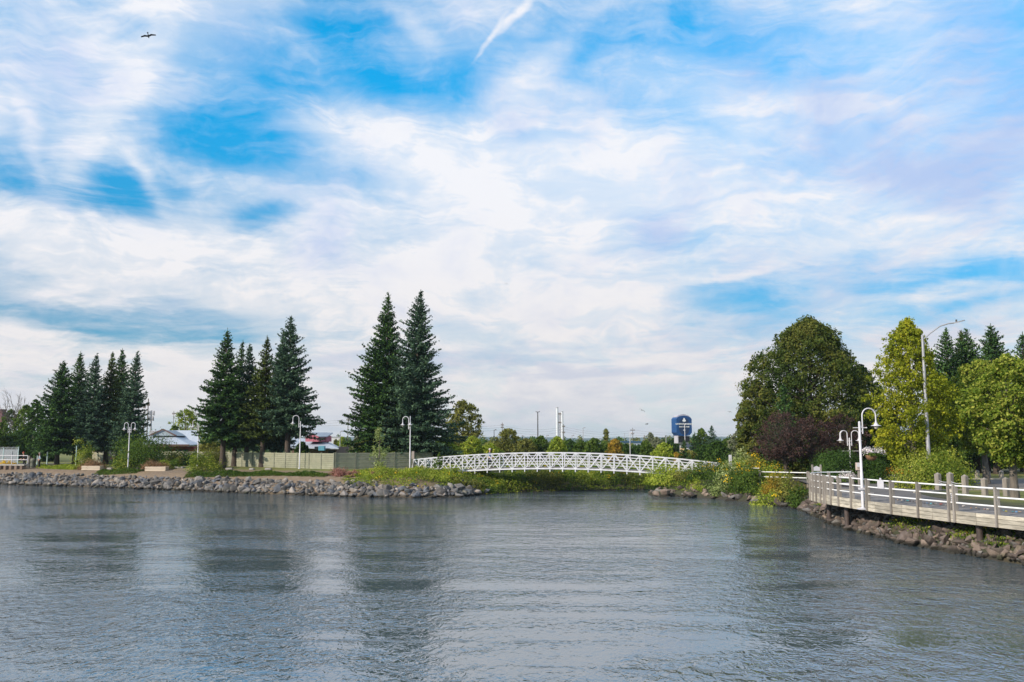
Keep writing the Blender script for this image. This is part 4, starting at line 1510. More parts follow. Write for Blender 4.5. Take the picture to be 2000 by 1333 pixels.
# trees beyond the bridge: (px, Y, top, half width, leaf, narrowness, label)
FAR = [
    (905, 128, 781, 38, 'leaf_olive', dict(pk=.5, top=2.2, cb=.12, ncl=210, lpc=46, ls=.30, rc=.07, ragged=.2, hollow=.4), 'tall airy olive green poplar right of the tall spruce pair'),
    (870, 112, 850, 26, 'leaf_mid', dict(), 'mid green bushy tree below the airy poplar, next to the spruce'),
    (922, 112, 851, 26, 'leaf_lime', dict(), 'bright yellow-green tree low in front of the airy poplar'),
    (958, 112, 866, 24, 'leaf_lime', dict(), 'low yellow-green bushy tree above the left part of the bridge'),
    (884, 104, 868, 22, 'leaf_lime', dict(), 'low lime bushes at the foot of the mid green tree'),
    (992, 128, 836, 32, 'leaf_olive', dict(pk=.45), 'rounded olive green tree behind the bridge walker'),
    (1028, 124, 856, 24, 'leaf_olive', dict(), 'low olive tree left of the tall dark lamp mast'),
    (1056, 132, 851, 20, 'leaf_mid', dict(), 'mid green tree right of the tall dark lamp mast'),
    (1088, 124, 852, 20, 'leaf_lime', dict(pk=.4), 'yellow-green tree below the twin white stacks'),
    (1112, 150, 858, 16, 'leaf_dark', dict(), 'dark green tree just right of the twin white stacks'),
    (1135, 138, 860, 18, 'leaf_mid', dict(), 'green tree between the stacks and the curved lamp pole'),
    (1161, 128, 856, 22, 'leaf_mid', dict(pk=.55), 'broad green tree right of the curved lamp pole'),
    (1184, 190, 836, 6, 'leaf_olive', dict(pk=.6, cb=.45, ncl=34, lpc=40, rc=.3), 'narrow tufted poplar poking above the tree line'),
    (1201, 122, 857, 18, 'leaf_orange', dict(), 'yellow-orange turning tree above the middle of the bridge'),
    (1181, 145, 862, 16, 'leaf_mid', dict(), 'green tree under the narrow tufted poplar'),
    (1222, 128, 868, 18, 'leaf_dark', dict(), 'low dark tree in front of the pale blue building'),
    (1247, 135, 871, 18, 'leaf_dark', dict(), 'low dark green tree right of the white lamp pole'),
    (1270, 175, 844, 7, 'leaf_grey', dict(pk=.6, cb=.4, ncl=34, lpc=40, rc=.3), 'egg-shaped narrow tree on a bare stem before the ridge'),
    (1262, 128, 860, 14, 'leaf_mid', dict(), 'green tree behind the slanted brown pole'),
    (1283, 160, 854, 14, 'leaf_grey', dict(), 'greyish green tree left of the lime tree'),
    (1296, 106, 864, 24, 'leaf_lime', dict(pk=.4), 'vivid lime tree in front of the blue pylon sign'),
    (1318, 186, 856, 20, 'leaf_dark', dict(), 'dark green tree at the foot of the blue pylon sign'),
    (1345, 120, 880, 22, 'leaf_olive', dict(), 'low olive shrubby tree below the house with dark roof'),
    (1371, 140, 836, 15, 'leaf_mid', dict(pk=.5, cb=.1), 'tall narrow green tree right of the blue pylon sign'),
    (1377, 102, 868, 22, 'leaf_dark', dict(), 'dark rounded shrubby tree at the right end of the bridge'),
    (1400, 98, 861, 28, 'leaf_dark', dict(pk=.5), 'dark dense rounded tree behind the white square post'),
    (1442, 112, 842, 24, 'leaf_grey', dict(), 'pale grey-green rounded tree left of the huge linden'),
    (1420, 118, 856, 18, 'leaf_mid', dict(), 'mid green tree between the dark rounded tree and the pale one'),
    (1470, 100, 868, 26, 'leaf_mid', dict(), 'mid green tree low behind the flowering shrubs'),
    (730, 118, 838, 40, 'leaf_olive', dict(cb=.1), 'olive tree filling the gap left of the tall spruce pair'),
    (790, 112, 842, 34, 'leaf_lime', dict(cb=.1), 'yellow-green tree seen between the trunks of the tall spruce pair'),
    (702, 150, 848, 16, 'leaf_grey', dict(), 'greyish tree beyond the board fence corner'),
    (668, 170, 853, 10, 'leaf_lime', dict(pk=.35), 'small yellow-green tree right of the pink building'),
    (656, 180, 858, 8, 'leaf_olive', dict(), 'tiny olive tree between the pink building and the wire pole'),
    (362, 152, 798, 36, 'leaf_bright', dict(cb=.05, pk=.45), 'bright green rounded tree behind the grey roof'),
    (340, 150, 830, 16, 'leaf_mid', dict(), 'low green tree at the left foot of the bright rounded tree'),
    (590, 106, 862, 17, 'leaf_dark', dict(cb=.05), 'dark tree in front of the pink building, above the board fence'),
    (410, 104, 860, 30, 'leaf_olive', dict(cb=.02), 'olive bushy tree behind the lamp post of the middle cluster'),
    (18, 140, 800, 26, 'leaf_mid', dict(cb=.1), 'thin green tree under the bare branches at the far left'),
    (48, 132, 790, 30, 'leaf_mid', dict(cb=.1), 'rounded green tree beside the bare-branched tree'),
    (66, 124, 778, 22, 'leaf_dark', dict(cb=.1, pk=.4), 'dark green tree squeezed beside the leftmost spruce'),
    (-12, 126, 838, 34, 'leaf_mid', dict(cb=.05), 'mid green tree cut by the left edge above the mesh fence'),
    (40, 128, 842, 34, 'leaf_dark', dict(cb=.05), 'dark low tree behind the wire mesh fence'),
    (92, 122, 848, 28, 'leaf_dark', dict(cb=.12), 'dark low tree behind the two pale blue posts'),
    (1320, 118, 884, 16, 'leaf_orange', dict(cb=.03), 'orange tinged bush above the right half of the bridge'),
]
for k, (px, Y, top, hw, leaf, kw, lab) in enumerate(FAR):
    base = dict(pk=.45, top=2.0, cb=.06, ncl=110, lpc=52, ls=.30 if Y > 115 else .24, rc=.09, ragged=.16, hollow=.45)
    base.update(kw)
    tree_at(px, Y, top, hw, 100 + k, leaf, lab, 'tree', 'trees beyond the river banks', base_z=2.0, **base)
spruce_at(1392, 132, 833, 71, 'needles_blue', 22, 'far blue-green spruce right of the blue pylon sign', 'far spruces near the pylon sign', base_z=2.0, cb=.05)
spruce_at(1337, 112, 861, 72, 'needles_green', 12, 'small pointed spruce in front of the blue pylon sign', 'far spruces near the pylon sign', base_z=2.0, cb=.04)
spruce_at(1358, 138, 846, 73, 'needles_green', 14, 'far dark spruce at the right foot of the blue pylon sign', 'far spruces near the pylon sign', base_z=2.0, cb=.04)
spruce_at(1425, 124, 852, 74, 'needles_green', 8, 'thin far spruce left of the pale rounded tree', 'far spruces near the pylon sign', base_z=2.0, cb=.04)

# bare-branched tree at the far left
p = aty(26, 866, 134)
t = MB()
rs = np.random.RandomState(8)
hb = aty(26, 778, 134).z - 2
t.tube([(0, 0, -.1), (.1, 0, hb * .35), (0, .1, hb * .6)], [.22, .16, .09], 7)


def twig(p0, d, L, r, lv):
    p1 = p0 + d * L
    t.tube([p0, p0.lerp(p1, .5) + Vector(rs.normal(0, .04 * L, 3)), p1], [r, r * .8, r * .5], 4, caps=False)
    if lv == 0:
        return
    for q in range(3 if lv > 1 else 4):
        dd = (d + Vector(rs.normal(0, .42, 3)) + Vector((0, 0, .15))).normalized()
        twig(p0.lerp(p1, rs.uniform(.45, 1)), dd, L * rs.uniform(.5, .75), r * .55, lv - 1)


for q in range(9):
    a_ = q * .7
    twig(Vector((0, 0, hb * (.3 + .03 * q))), Vector((math.cos(a_) * .5, math.sin(a_) * .4, 1)).normalized(), hb * .34, .06, 3)
e = empty('bare_tree', (p.x, 134, 2.0))
o = t.build('trunk', M['bark_grey'], e)
tag(e, 'leafless grey tree with fine upright branches at the far left', 'bare tree')
wood_c = []
rs = np.random.RandomState(77)
for k in range(900):
    X_ = rs.uniform(-420, 460)
    Y_ = rs.uniform(250, 520)
    wood_c.append((X_, Y_, rs.uniform(2.2, 4.4) * Y_ / 300, rs.uniform(3.5, 6)))
Cs, Ls, mi_ = [], [], []
for (X_, Y_, hh, ww) in wood_c:
    k = 130
    d = rs.normal(size=(k, 3)); d /= np.linalg.norm(d, axis=1, keepdims=True); d[:, 2] = np.abs(d[:, 2])
    Cs.append(np.array([X_, Y_, 2.0]) + d * np.array([ww * .6, ww * .6, hh]) * rs.uniform(.7, 1.05, (k, 1)))
    Ls.append(rs.uniform(.7, 1.3, k)); mi_.append(np.full(k, rs.randint(3)))
fw = link('treeline', leaf_mesh('treeline', np.concatenate(Cs), np.concatenate(Ls), np.concatenate(Ls) * .7, mi=np.concatenate(mi_), mats=[M['leaf_dark'], M['leaf_mid'], M['leaf_olive']], seed=4))
tag(fw, 'distant belt of mixed trees below the ridge', 'wood', kind='stuff')

tree_at(740, 84, 833, 20, 61, 'leaf_pale', 'pale young birch-like tree in front of the dark board fence', 'young tree', None, 'young_tree', pk=.35, cb=.10, ncl=70, lpc=26, ls=.15, rc=.11, loose=.1, ragged=.25, hollow=.2, tw=.014, bark='bark_grey')
tree_at(353, 97, 884, 8, 62, 'leaf_olive', 'thin staked sapling between the red-walled building and the bank', 'sapling', None, 'young_tree', pk=.5, cb=.35, ncl=16, lpc=18, ls=.12, rc=.2, tw=.014)
tree_at(858, 81.5, 884, 13, 63, 'leaf_mid', 'thin leafy sapling growing in front of the left end of the footbridge', 'sapling', None, 'young_tree', pk=.3, cb=.08, ncl=40, lpc=24, ls=.13, rc=.13, ragged=.3, tw=.012)


# ------------------------------------------------------------------ shrubs, hedges, wild plants
def bush_at(px, Y, pw, ph, seed, leaf, label, name='shrub', cat='shrub', group=None, depth=.8, base_z=None, n=None, ls=.13, bpy_=None, **kw):
    """pw, ph: width and height in picture px"""
    p = aty(px, 866, Y)
    bz = zg(p.x, Y) if base_z is None else base_z
    w, h = pw * Y / FPX, ph * Y / FPX
    n = n or int(min(20000, 420 * (w * h + w * w * .5) * (.13 / ls) ** 2 * .8 + 400))
    me = bush_mesh(name, w, w * depth, h, seed, M[leaf], n, ls, **kw)
    o = link(name, me, None, (p.x, Y, bz - .03))
    o.rotation_euler = (0, 0, seed * .0)
    return tag(o, label, cat, group)


# left bank
bush_at(281, 100, 112, 66, 201, 'leaf_mid', 'large green rounded bush between the left spruces and the grey-roofed building', ls=.17)
bush_at(246, 98.2, 46, 34, 202, 'leaf_bright', 'light green bush in front of the large rounded bush, at the lamp post foot', ls=.15)
bush_at(165, 101.5, 34, 50, 203, 'leaf_bright', 'young light green tree-like bush beside the first pale planter', ls=.15, lump=.35)
bush_at(402, 93, 58, 34, 204, 'leaf_bright', 'round mid green bush at the foot of the first middle spruce', ls=.14)
bush_at(345, 97, 24, 22, 205, 'leaf_mid', 'small light bush at the right end of the second pale planter', ls=.14)
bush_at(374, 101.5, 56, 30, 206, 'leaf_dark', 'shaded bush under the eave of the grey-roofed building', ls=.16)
bush_at(322, 98, 20, 18, 207, 'leaf_lime', 'small yellowish bush behind the second pale planter', ls=.13)
bush_at(418, 99.3, 56, 44, 209, 'leaf_olive', 'olive bush filling the gap left of the first middle spruce', ls=.16)
bush_at(338, 101, 36, 28, 210, 'leaf_olive', 'dull olive bush between the large rounded bush and the sapling', ls=.15)
# dried flower-heads behind the planters and by the fence corner
GB = 'brown hydrangea bushes along the far bank'
for k, (px, Y, pw, ph, leaf, lab) in enumerate([
        (184, 100.4, 48, 19, 'leaf_brown', 'brown hydrangea bush behind the first pale planter box'),
        (305, 96.2, 50, 19, 'leaf_brown', 'brown hydrangea bush behind the second pale planter box'),
        (664, 82, 34, 17, 'leaf_pink', 'largest rosy brown hydrangea bush at the fence corner'),
        (690, 81, 22, 13, 'leaf_pink', 'smaller rosy hydrangea bush right of the largest one'),
        (731, 80, 17, 12, 'leaf_pink', 'round rosy hydrangea bush under the pale young shrub'),
        (752, 80, 18, 12, 'leaf_brown', 'round brown hydrangea bush right of the pale young shrub'),
        (774, 80, 20, 11, 'leaf_brown', 'brown hydrangea bush left of the lamp at the bridge end'),
        (794, 80, 18, 10, 'leaf_brown', 'last brown hydrangea bush, touching the bridge end')]):
    bush_at(px, Y, pw, ph, 220 + k, leaf, lab, 'hydrangea_bush', 'hydrangea', GB, ls=.10)


def strip_plants(name, pts, w, h, per, leaf, seed, ls=.12, tops=None, spiky=0, kind=None, label=None, cat=None, lumpy=.5, frac=.12, mats=None):
    """low planting along a line of ground points"""
    rs = np.random.RandomState(seed)
    C, mi = [], []
    for (a, b) in zip(pts, pts[1:]):
        L = math.hypot(b[0] - a[0], b[1] - a[1])
        n = int(L * per)
        f = rs.rand(n)
        x = a[0] + (b[0] - a[0]) * f
        y = a[1] + (b[1] - a[1]) * f
        nx_, ny_ = -(b[1] - a[1]) / L, (b[0] - a[0]) / L
        o = rs.uniform(-w / 2, w / 2, n)
        x, y = x + nx_ * o, y + ny_ * o
        lump = .55 + lumpy * np.sin(x * 2.1 + y * 1.3 + seed) * .5 + lumpy * .4 * np.sin(x * 5.3 - y * 3.1)
        hh = h * np.clip(lump, .15, 1.3) * np.clip(1 - (2 * o / w) ** 4, .1, 1)
        z = zt(x, y) + hh * rs.rand(n) ** .6
        C.append(np.stack([x, y, z], 1))
    C = np.concatenate(C)
    n = len(C)
    L = rs.uniform(.7, 1.3, n) * ls
    T = rs.normal(0, .5, (n, 3)) + np.array([0, 0, spiky]) if spiky else None
    me = leaf_mesh(name, C, L, L * (.3 if spiky else .6), rs.normal(0, .6, (n, 3)) + np.array([0, 0, .8 if not spiky else 0]), T, None, M[leaf], seed)
    return tag(link(name, me), label, cat, kind=kind)


def gp(px, Y):
    p = aty(px, 866, Y)
    return (p.x, Y)


strip_plants('low_hedge', [gp(84, 105), gp(158, 101)], 1.6, .55, 900, 'leaf_lime', 301, .12, label='low yellowish green ground-hugging hedge below the two pale blue posts', cat='hedge')
strip_plants('low_hedge', [gp(196, 97), gp(280, 95)], 1.6, .40, 900, 'leaf_mid', 302, .12, label='low green creeping hedge between the two pale planters', cat='hedge')
strip_plants('low_hedge', [gp(372, 90.5), gp(470, 87.5), gp(560, 85.0), gp(645, 82.5)], 1.5, .42, 1000, 'leaf_mid', 303, .12, label='long low juniper hedge along the top of the bank below the middle spruces', cat='hedge')


# wild growth that nobody could count, over whole pieces of bank
def wild(name, region, dens, hfun, mats, pick, seed, ls, label, spiky=.6):
    rs = np.random.RandomState(seed)
    x0, x1, y0, y1 = region
    n = int((x1 - x0) * (y1 - y0) * dens)
    # shoots first, leaves around them
    ns = n // 22
    x, y = rs.uniform(x0, x1, ns), rs.uniform(y0, y1, ns)
    h = hfun(x, y)
    ok = h > .08
    x, y, h = x[ok], y[ok], h[ok]
    g0 = zt(x, y)
    k = np.repeat(np.arange(len(x)), 22)
    m_ = len(k)
    f = rs.rand(m_) ** .65
    sp = .07 + .10 * rs.rand(m_)
    hv = (h * rs.uniform(.6, 1.15, len(h)))[k]
    C = np.stack([x[k] + rs.normal(0, 1, m_) * sp * (1 + f), y[k] + rs.normal(0, 1, m_) * sp * (1 + f), g0[k] + hv * f], 1)
    mi = pick(x, y, rs)[k]
    # flower heads only at the top of a shoot
    fl = (mi >= len(mats) - 2)
    mi = np.where(fl & (f < .72), 0, mi)
    L = rs.uniform(.6, 1.3, m_) * ls
    T = rs.normal(0, .55, (m_, 3)) + np.array([0, 0, spiky])
    me = leaf_mesh(name, C, L, L * .42, rs.normal(0, .8, (m_, 3)) + np.array([0, 0, .4]), T, mi, [M[q] for q in mats], seed)
    return tag(link(name, me), label, 'undergrowth', kind='stuff')


def nz2(x, y, s, k=0):
    return np.sin(x * s + k) * .5 + np.sin(y * s * 1.3 + k * 2) * .3 + np.sin((x + y) * s * .6 + k * 3) * .4


def h_far(x, y):
    d = shore_d(x, y)
    band = (x > -7) & (x < 40) & (y > 79) & (y > 80 + x * .2)
    hh = np.maximum(.2, 1.55 * sm((d + .1) / .7) * (1 - np.clip(d, 0, 9) / 4.2)) * (1 + .38 * nz2(x, y, 1.3))
    return np.where(band & (d > -.05) & (d < 15), hh, 0) * np.where(x < 1.5, .55, 1.0)


def pick_far(x, y, rs):
    v = nz2(x, y, .8, 2) + rs.normal(0, .35, len(x))
    a = np.where(v > .45, 1, np.where(v < -.5, 2, 0))
    return np.where(rs.rand(len(x)) < .012, 3, a)


wild('undergrowth', (-7, 30, 79, 101), 330, h_far, ['leaf_mid', 'leaf_bright', 'leaf_olive', 'flower_yellow', 'leaf_pale'], pick_far, 401, .19, 'dense green undergrowth on the bank under the footbridge')


def h_left(x, y):
    d = shore_d(x, y)
    hh = .55 * sm((d - 1.5) / 1.2) * (1 - sm((d - 6.4) / 2)) * (1 + .5 * nz2(x, y, 2.0))
    e_ = sm((x + 15.5) / 3.0)
    return hh * e_ * ((y < 90) & (x < -2.5))


def pick_left(x, y, rs):
    v = nz2(x, y, 1.6, 4) + rs.normal(0, .3, len(x))
    a = np.where(v > .35, 1, 0)
    return np.where(rs.rand(len(x)) < .02, 3, a)


wild('undergrowth', (-17, -2, 75, 88), 330, h_left, ['leaf_bright', 'leaf_lime', 'leaf_mid', 'flower_yellow', 'leaf_pale'], pick_left, 402, .15, 'fresh green weeds over the rocks at the left foot of the footbridge')


def h_right(x, y):
    d = shore_d(x, y)
    reg = (y > 57.2) & (y < 84) & (x > 10) & (x < 24)
    front = sm((d - .5) / 1.3)
    tall = .75 + .75 * sm((d - 1.5) / 3)
    tall = tall * (1 - .45 * sm((62 - y) / 4))
    tip = 1.0 + 0 * x
    return np.where(reg & (d < 5.0) & (x < 19.9 + np.clip((y - 64) * .2, 0, 3)), front * tall * tip * (1 + .30 * nz2(x, y, 1.9, 1)), 0)


def pick_right(x, y, rs):
    v = nz2(x, y, 1.1, 7) + rs.normal(0, .3, len(x))
    d = shore_d(x, y)
    a = np.where(v > .5, 2, np.where(v < -.3, 1, 0))
    a = np.where((d < 2.8) & (y < 70), np.where(rs.rand(len(x)) < .7, 1, 0), a)
    a = np.where((rs.rand(len(x)) < .10) & (d > 2.5), 3, a)
    return np.where((rs.rand(len(x)) < .07) & (d > 2.5), 4, a)


wild('undergrowth', (10, 24, 57, 84), 420, h_right, ['leaf_mid', 'leaf_lime', 'leaf_dark', 'flower_yellow', 'leaf_pale'], pick_right, 403, .145, 'wild flowering plants on the near right bank below the railing')


def h_tuft(x, y):
    d = shore_d(x, y)
    c = np.maximum(np.exp(-(((y - 42.2) / 1.5) ** 2)) * 1.0, np.exp(-(((y - 38.2) / 1.0) ** 2)) * .35)
    c = np.maximum(c, np.exp(-(((y - 36.3) / .45) ** 2)) * .30)
    return np.where((d > .7) & (d < 1.75), c * .60 * (1 + .4 * nz2(x, y, 3.0)), 0)


wild('weeds', (16.5, 22, 34, 46), 500, h_tuft, ['leaf_mid', 'leaf_lime', 'leaf_bright', 'flower_yellow', 'leaf_pale'], lambda x, y, rs: np.where(rs.rand(len(x)) < .03, 3, rs.randint(0, 2, len(x))), 404, .11, 'yellow-green weeds growing through the rocks under the boardwalk', spiky=1.2)

# individual shrubs on the right point
GW = 'shrubs on the near right bank'
for k, (px, Y, pw, ph, leaf, kw, lab) in enumerate([
        (1298, 80.0, 74, 38, 'leaf_lime', dict(ls=.14), 'rounded golden-green bush at the very tip of the right bank'),
        (1330, 79.2, 50, 16, 'leaf_olive', dict(ls=.14), 'olive bush behind the golden one, just under the bridge'),
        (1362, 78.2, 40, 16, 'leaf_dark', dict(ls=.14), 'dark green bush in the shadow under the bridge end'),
        (1418, 74.5, 40, 54, 'leaf_pale', dict(ls=.17, dense=.5, lump=.4, flat=.7), 'tall plants with pale leaves covering the right end of the bridge'),
        (1398, 74, 34, 28, 'leaf_pale', dict(ls=.15, dense=.5, lump=.4), 'lower pale-leaved plants leaning over the water by the bridge'),
        (1438, 72.5, 40, 48, 'leaf_mid', dict(ls=.14, top_mat=M['flower_yellow'], top_frac=.18), 'green shrub with yellow flower heads right of the tall pale plants'),
        (1466, 71, 60, 52, 'leaf_mid', dict(ls=.14), 'broad green shrub in the middle of the flowering bank'),
        (1476, 74.5, 54, 48, 'leaf_olive', dict(ls=.14, top_mat=M['flower_yellow'], top_frac=.28), 'yellow flowering shrub under the white pipe rail'),
        (1512, 68.2, 44, 40, 'leaf_orange', dict(ls=.13), 'rust and gold tinged shrub in the middle of the flowering bank'),
        (1540, 65.0, 52, 50, 'leaf_olive', dict(ls=.13, top_mat=M['flower_yellow'], top_frac=.16), 'olive shrub with yellow tips close to the boardwalk corner'),
        (1556, 62.5, 40, 46, 'leaf_mid', dict(ls=.13), 'green shrub touching the curved end of the railing'),
        (1500, 66.2, 60, 34, 'leaf_lime', dict(ls=.13), 'light green bush above the water left of the boardwalk'),
        (1452, 84, 60, 46, 'leaf_pale', dict(ls=.16, dense=.6), 'light green cream-tipped shrub behind the pipe rail'),
        (1418, 88, 40, 36, 'leaf_dark', dict(ls=.16), 'dark shrub behind the tall pale plants'),
        (1500, 86, 60, 38, 'leaf_olive', dict(ls=.16), 'olive shrub under the purple-leaved plum tree'),
        (1555, 92, 70, 36, 'leaf_lime', dict(ls=.18), 'sunlit yellow-green hedge seen behind the plum trunks'),
        ]):
    bush_at(px, Y, pw, ph, 240 + k, leaf, lab, group=GW, base_z=None if Y < 80.7 else 1.7, **kw)
# park shrubs
bush_at(1634, 66, 94, 64, 261, 'leaf_dark', 'clipped dome-shaped dark green bush beside the boardwalk plaza', 'clipped_bush', 'bush', ls=.10, lump=.04, dense=.9, n=15000, base_z=1.6)
bush_at(1702, 66, 70, 46, 262, 'leaf_dark', 'second clipped dark bush, right of the near lamp post', 'clipped_bush', 'bush', ls=.10, lump=.05, dense=.9, n=9000, base_z=1.6)
bush_at(1822, 58.5, 134, 72, 263, 'leaf_bright', 'broad light green rounded shrub on the lawn below the tall street light', 'shrub', 'shrub', ls=.11, lump=.12, dense=.8, n=16000, base_z=1.6)
bush_at(1768, 84, 60, 40, 264, 'leaf_mid', 'green shrub in shade behind the orange flower bed', ls=.16, base_z=1.6)
bush_at(1725, 86, 60, 50, 265, 'leaf_dark', 'dark shrub behind the second clipped bush', ls=.18, base_z=1.6)
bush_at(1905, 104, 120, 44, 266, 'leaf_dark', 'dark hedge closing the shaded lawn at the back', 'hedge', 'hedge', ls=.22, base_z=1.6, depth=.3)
bush_at(1985, 108, 90, 40, 267, 'leaf_mid', 'lighter hedge behind the lawn at the right edge', 'hedge', 'hedge', ls=.22, base_z=1.6, depth=.3)
bush_at(1570, 84, 60, 34, 268, 'leaf_olive', 'olive bush behind the thick plum trunk', ls=.16, base_z=1.7)
# orange flower bed with its stone edge
e = empty('flower_bed', (*gp(1746, 77), 1.6))
t = MB()
t.box((0, -.9, .12), (2.9, .22, .26), bev=.03)
t.build('stone_edge', M['kerb'], e)
link('flowers', bush_mesh('flowers', 2.8, 1.6, .75, 5, M['leaf_mid'], 2600, .09, top_mat=M['flower_orange'], top_frac=.9), e, (0, 0, .02))
tag(e, 'orange marigold bed with a low stone edge beside the clipped bush', 'flower bed')
# flower tub on the plaza
e = empty('flower_tub', (*gp(1653, 60.5), 1.625))
t = MB()
t.lathe([(.38, 0), (.46, .05), (.52, .38), (.55, .40), (.55, .46), (.49, .46), (.47, .40)], n=18)
t.build('tub', M['dark_metal'], e)
o = link('flowers', bush_mesh('flowers', 1.5, 1.3, .62, 6, M['leaf_mid'], 1700, .075, top_mat=M['flower_white'], top_frac=.95), e, (0, 0, .30))
tag(e, 'dark tub overflowing with white and mauve petunias behind the railing', 'flower tub')
# hanging basket on the near lamp's bracket
hb_ = Vector((lb.x + .52, lb.y, 0))
hz = aty(1712, 900, lb.y).z
e = empty('hanging_basket', (hb_.x, hb_.y, hz))
t = MB()
t.lathe([(.05, 0), (.17, .03), (.26, .14), (.29, .26), (.27, .27), (.24, .24)], n=16)
t.build('basket', M['leaf_brown'], e)
top_z = lb.z + 6.22 - lb.z - hz
t = MB()
for k in range(3):
    a_ = k * 2.1
    t.tube([(math.cos(a_) * .27, math.sin(a_) * .27, .26), (.02, 0, (6.22 - .36 - .35 - 1.38) - hz + 1.17 - 1.17)], .006, 4)
t.build('wire', M['dark_metal'], e)
link('flowers', bush_mesh('flowers', .95, .8, .42, 9, M['leaf_mid'], 1300, .07, top_mat=M['flower_white'], top_frac=.95, lump=.3), e, (0.04, 0, .20))
tag(e, 'hanging basket of white and pink flowers on the near lamp post bracket', 'hanging basket')


# ------------------------------------------------------------------ riprap
def rock_proto(seed, flat=.62, n=13):
    rs = np.random.RandomState(seed)
    P_ = rs.normal(size=(n, 3))
    P_ /= np.linalg.norm(P_, axis=1, keepdims=True)
    P_ *= rs.uniform(.78, 1.1, (n, 1))
    P_ *= np.array([1.15, rs.uniform(.6, .85), rs.uniform(flat - .20, flat + .08)]) * .5
    bm = bmesh.new()
    for p in P_:
        bm.verts.new(p)
    bmesh.ops.convex_hull(bm, input=bm.verts)
    for v in [v for v in bm.verts if not v.link_faces]:
        bm.verts.remove(v)
    bmesh.ops.bevel(bm, geom=bm.edges[:], offset=.022, segments=1, affect='EDGES', clamp_overlap=True)
    bmesh.ops.triangulate(bm, faces=bm.faces)
    bm.verts.index_update()
    v = np.array([q.co[:] for q in bm.verts])
    f = np.array([[q.index for q in p.verts] for p in bm.faces])
    bm.free()
    return v, f


PROT = [rock_proto(900 + k, .55 if k % 2 else .7, 11 + k % 5) for k in range(16)]


def rock_me(k, m):
    v, f = PROT[k]
    me = bpy.data.meshes.new('rock')
    me.from_pydata(v.tolist(), [], f.tolist())
    me.materials.append(M[m])
    return me


RM = {}


def line_pts(pts, step):
    return [(p.x, p.y) for p in resample(pts, step)]


rocks = []          # (x, y, z, size, zone, mat, rot)
rs = np.random.RandomState(42)


def scatter(line, dmax, step, size, zone, mats, mw, flat=1.0, keep=None, lay=1.0):
    pts = line_pts(line, step)
    for i, (x, y) in enumerate(pts[:-1]):
        x2, y2 = pts[i + 1]
        tx, ty = x2 - x, y2 - y
        L = math.hypot(tx, ty)
        nx_, ny_ = -ty / L, tx / L
        if shore_d([x + nx_], [y + ny_])[0] < 0:
            nx_, ny_ = -nx_, -ny_
        d = -.35
        while d < dmax:
            s = size * float(np.clip(rs.lognormal(0, .42), .4, 2.3)) * (1.12 - .30 * max(0, d) / dmax)
            jx, jy = rs.normal(0, .22, 2) * step
            X_, Y_ = x + nx_ * d + jx, y + ny_ * d + jy
            if keep is None or keep(X_, Y_, d, rs):
                z = zg(X_, Y_) + s * rs.uniform(-.08, .20) * lay
                if z > -.42:
                    m = mats[rs.choice(len(mats), p=mw)]
                    rocks.append((X_, Y_, z, s, zone, m, tuple(rs.normal(0, .45, 2)) + (rs.uniform(0, 6.28),), tuple(rs.uniform(.8, 1.25, 3)), rs.randint(len(PROT))))
            d += step * rs.uniform(.62, .95)


LG = ['rock_grey', 'rock_blue', 'rock_pale']
scatter([(-60.5, 100.8), (-57, 99.7), (-49, 96), (-35, 88.5), (-23, 81.2), (-15, 76.9)], 2.3, .36, .47, 'left', LG, [.60, .20, .20])
scatter([(-15, 76.9), (-13, 75.9), (-8, 75), (-4.3, 75.7), (-3.0, 78.8), (-1.9, 80.3)], 2.8, .44, .58, 'point', LG, [.52, .24, .24], keep=lambda X_, Y_, d, r: d < 1.9 or (X_ < -11.5))
LB = ['rock_brown', 'rock_tan', 'rock_grey']
scatter([(21.0, 24), (20.5, 26), (19.0, 33), (18.2, 37.5), (17.5, 41), (17.5, 48), (18.0, 52), (18.9, 58), (19.6, 63.5)], 2.7, .29, .35, 'board', LB, [.66, .24, .10], keep=lambda X_, Y_, d, r: Y_ < 58 or d < 1.2)
scatter([(19.6, 63.5), (18.6, 68), (16.6, 73.6), (14.2, 76.5), (11.8, 79), (12.0, 80.6)], .9, .50, .62, 'tip', LB, [.5, .25, .25], keep=lambda X_, Y_, d, r: r.rand() < .85)
scatter([(-1.9, 80.3), (0, 83), (4.9, 85.6), (13, 88.5)], .2, .9, .5, 'inlet', LB, [.4, .2, .4], keep=lambda X_, Y_, d, r: r.rand() < .55)
# a few boulders on the tip of the right bank
for (px, py, s, m) in ((1362, 956, 1.9, 'rock_tan'), (1318, 950, 1.3, 'rock_pale'), (1300, 962, 1.2, 'rock_tan'), (1345, 964, 1.1, 'rock_brown'), (1282, 964, .8, 'rock_tan'), (900, 950, 1.3, 'rock_brown'), (918, 958, 1.0, 'rock_brown')):
    q_ = atz(px, py, .35)
    rocks.append((q_.x, q_.y, .32, s, 'tip' if px > 1000 else 'point', m, (0.2, -.25, px * .1), (1, 1, .9), int(px) % len(PROT)))

zone_lab = {'left': 'of the long rock slope below the spruces', 'point': 'at the rounded rock point left of the footbridge', 'board': 'on the slope under the boardwalk',
            'tip': 'at the waterline of the flowering right bank', 'inlet': 'at the foot of the green bank under the footbridge'}
tone = {'rock_grey': 'grey', 'rock_blue': 'dark bluish', 'rock_pale': 'pale', 'rock_brown': 'reddish brown', 'rock_tan': 'tan'}


def app(r):
    dd = math.hypot(r[0], r[1])
    px = 1000 + FPX * r[0] / r[1]
    vis = 1.0 if -20 < px < 2020 else 0.0
    if r[4] == 'board' and shore_d([r[0]], [r[1]])[0] > 1.9:
        vis *= .35
    return r[3] / dd * vis


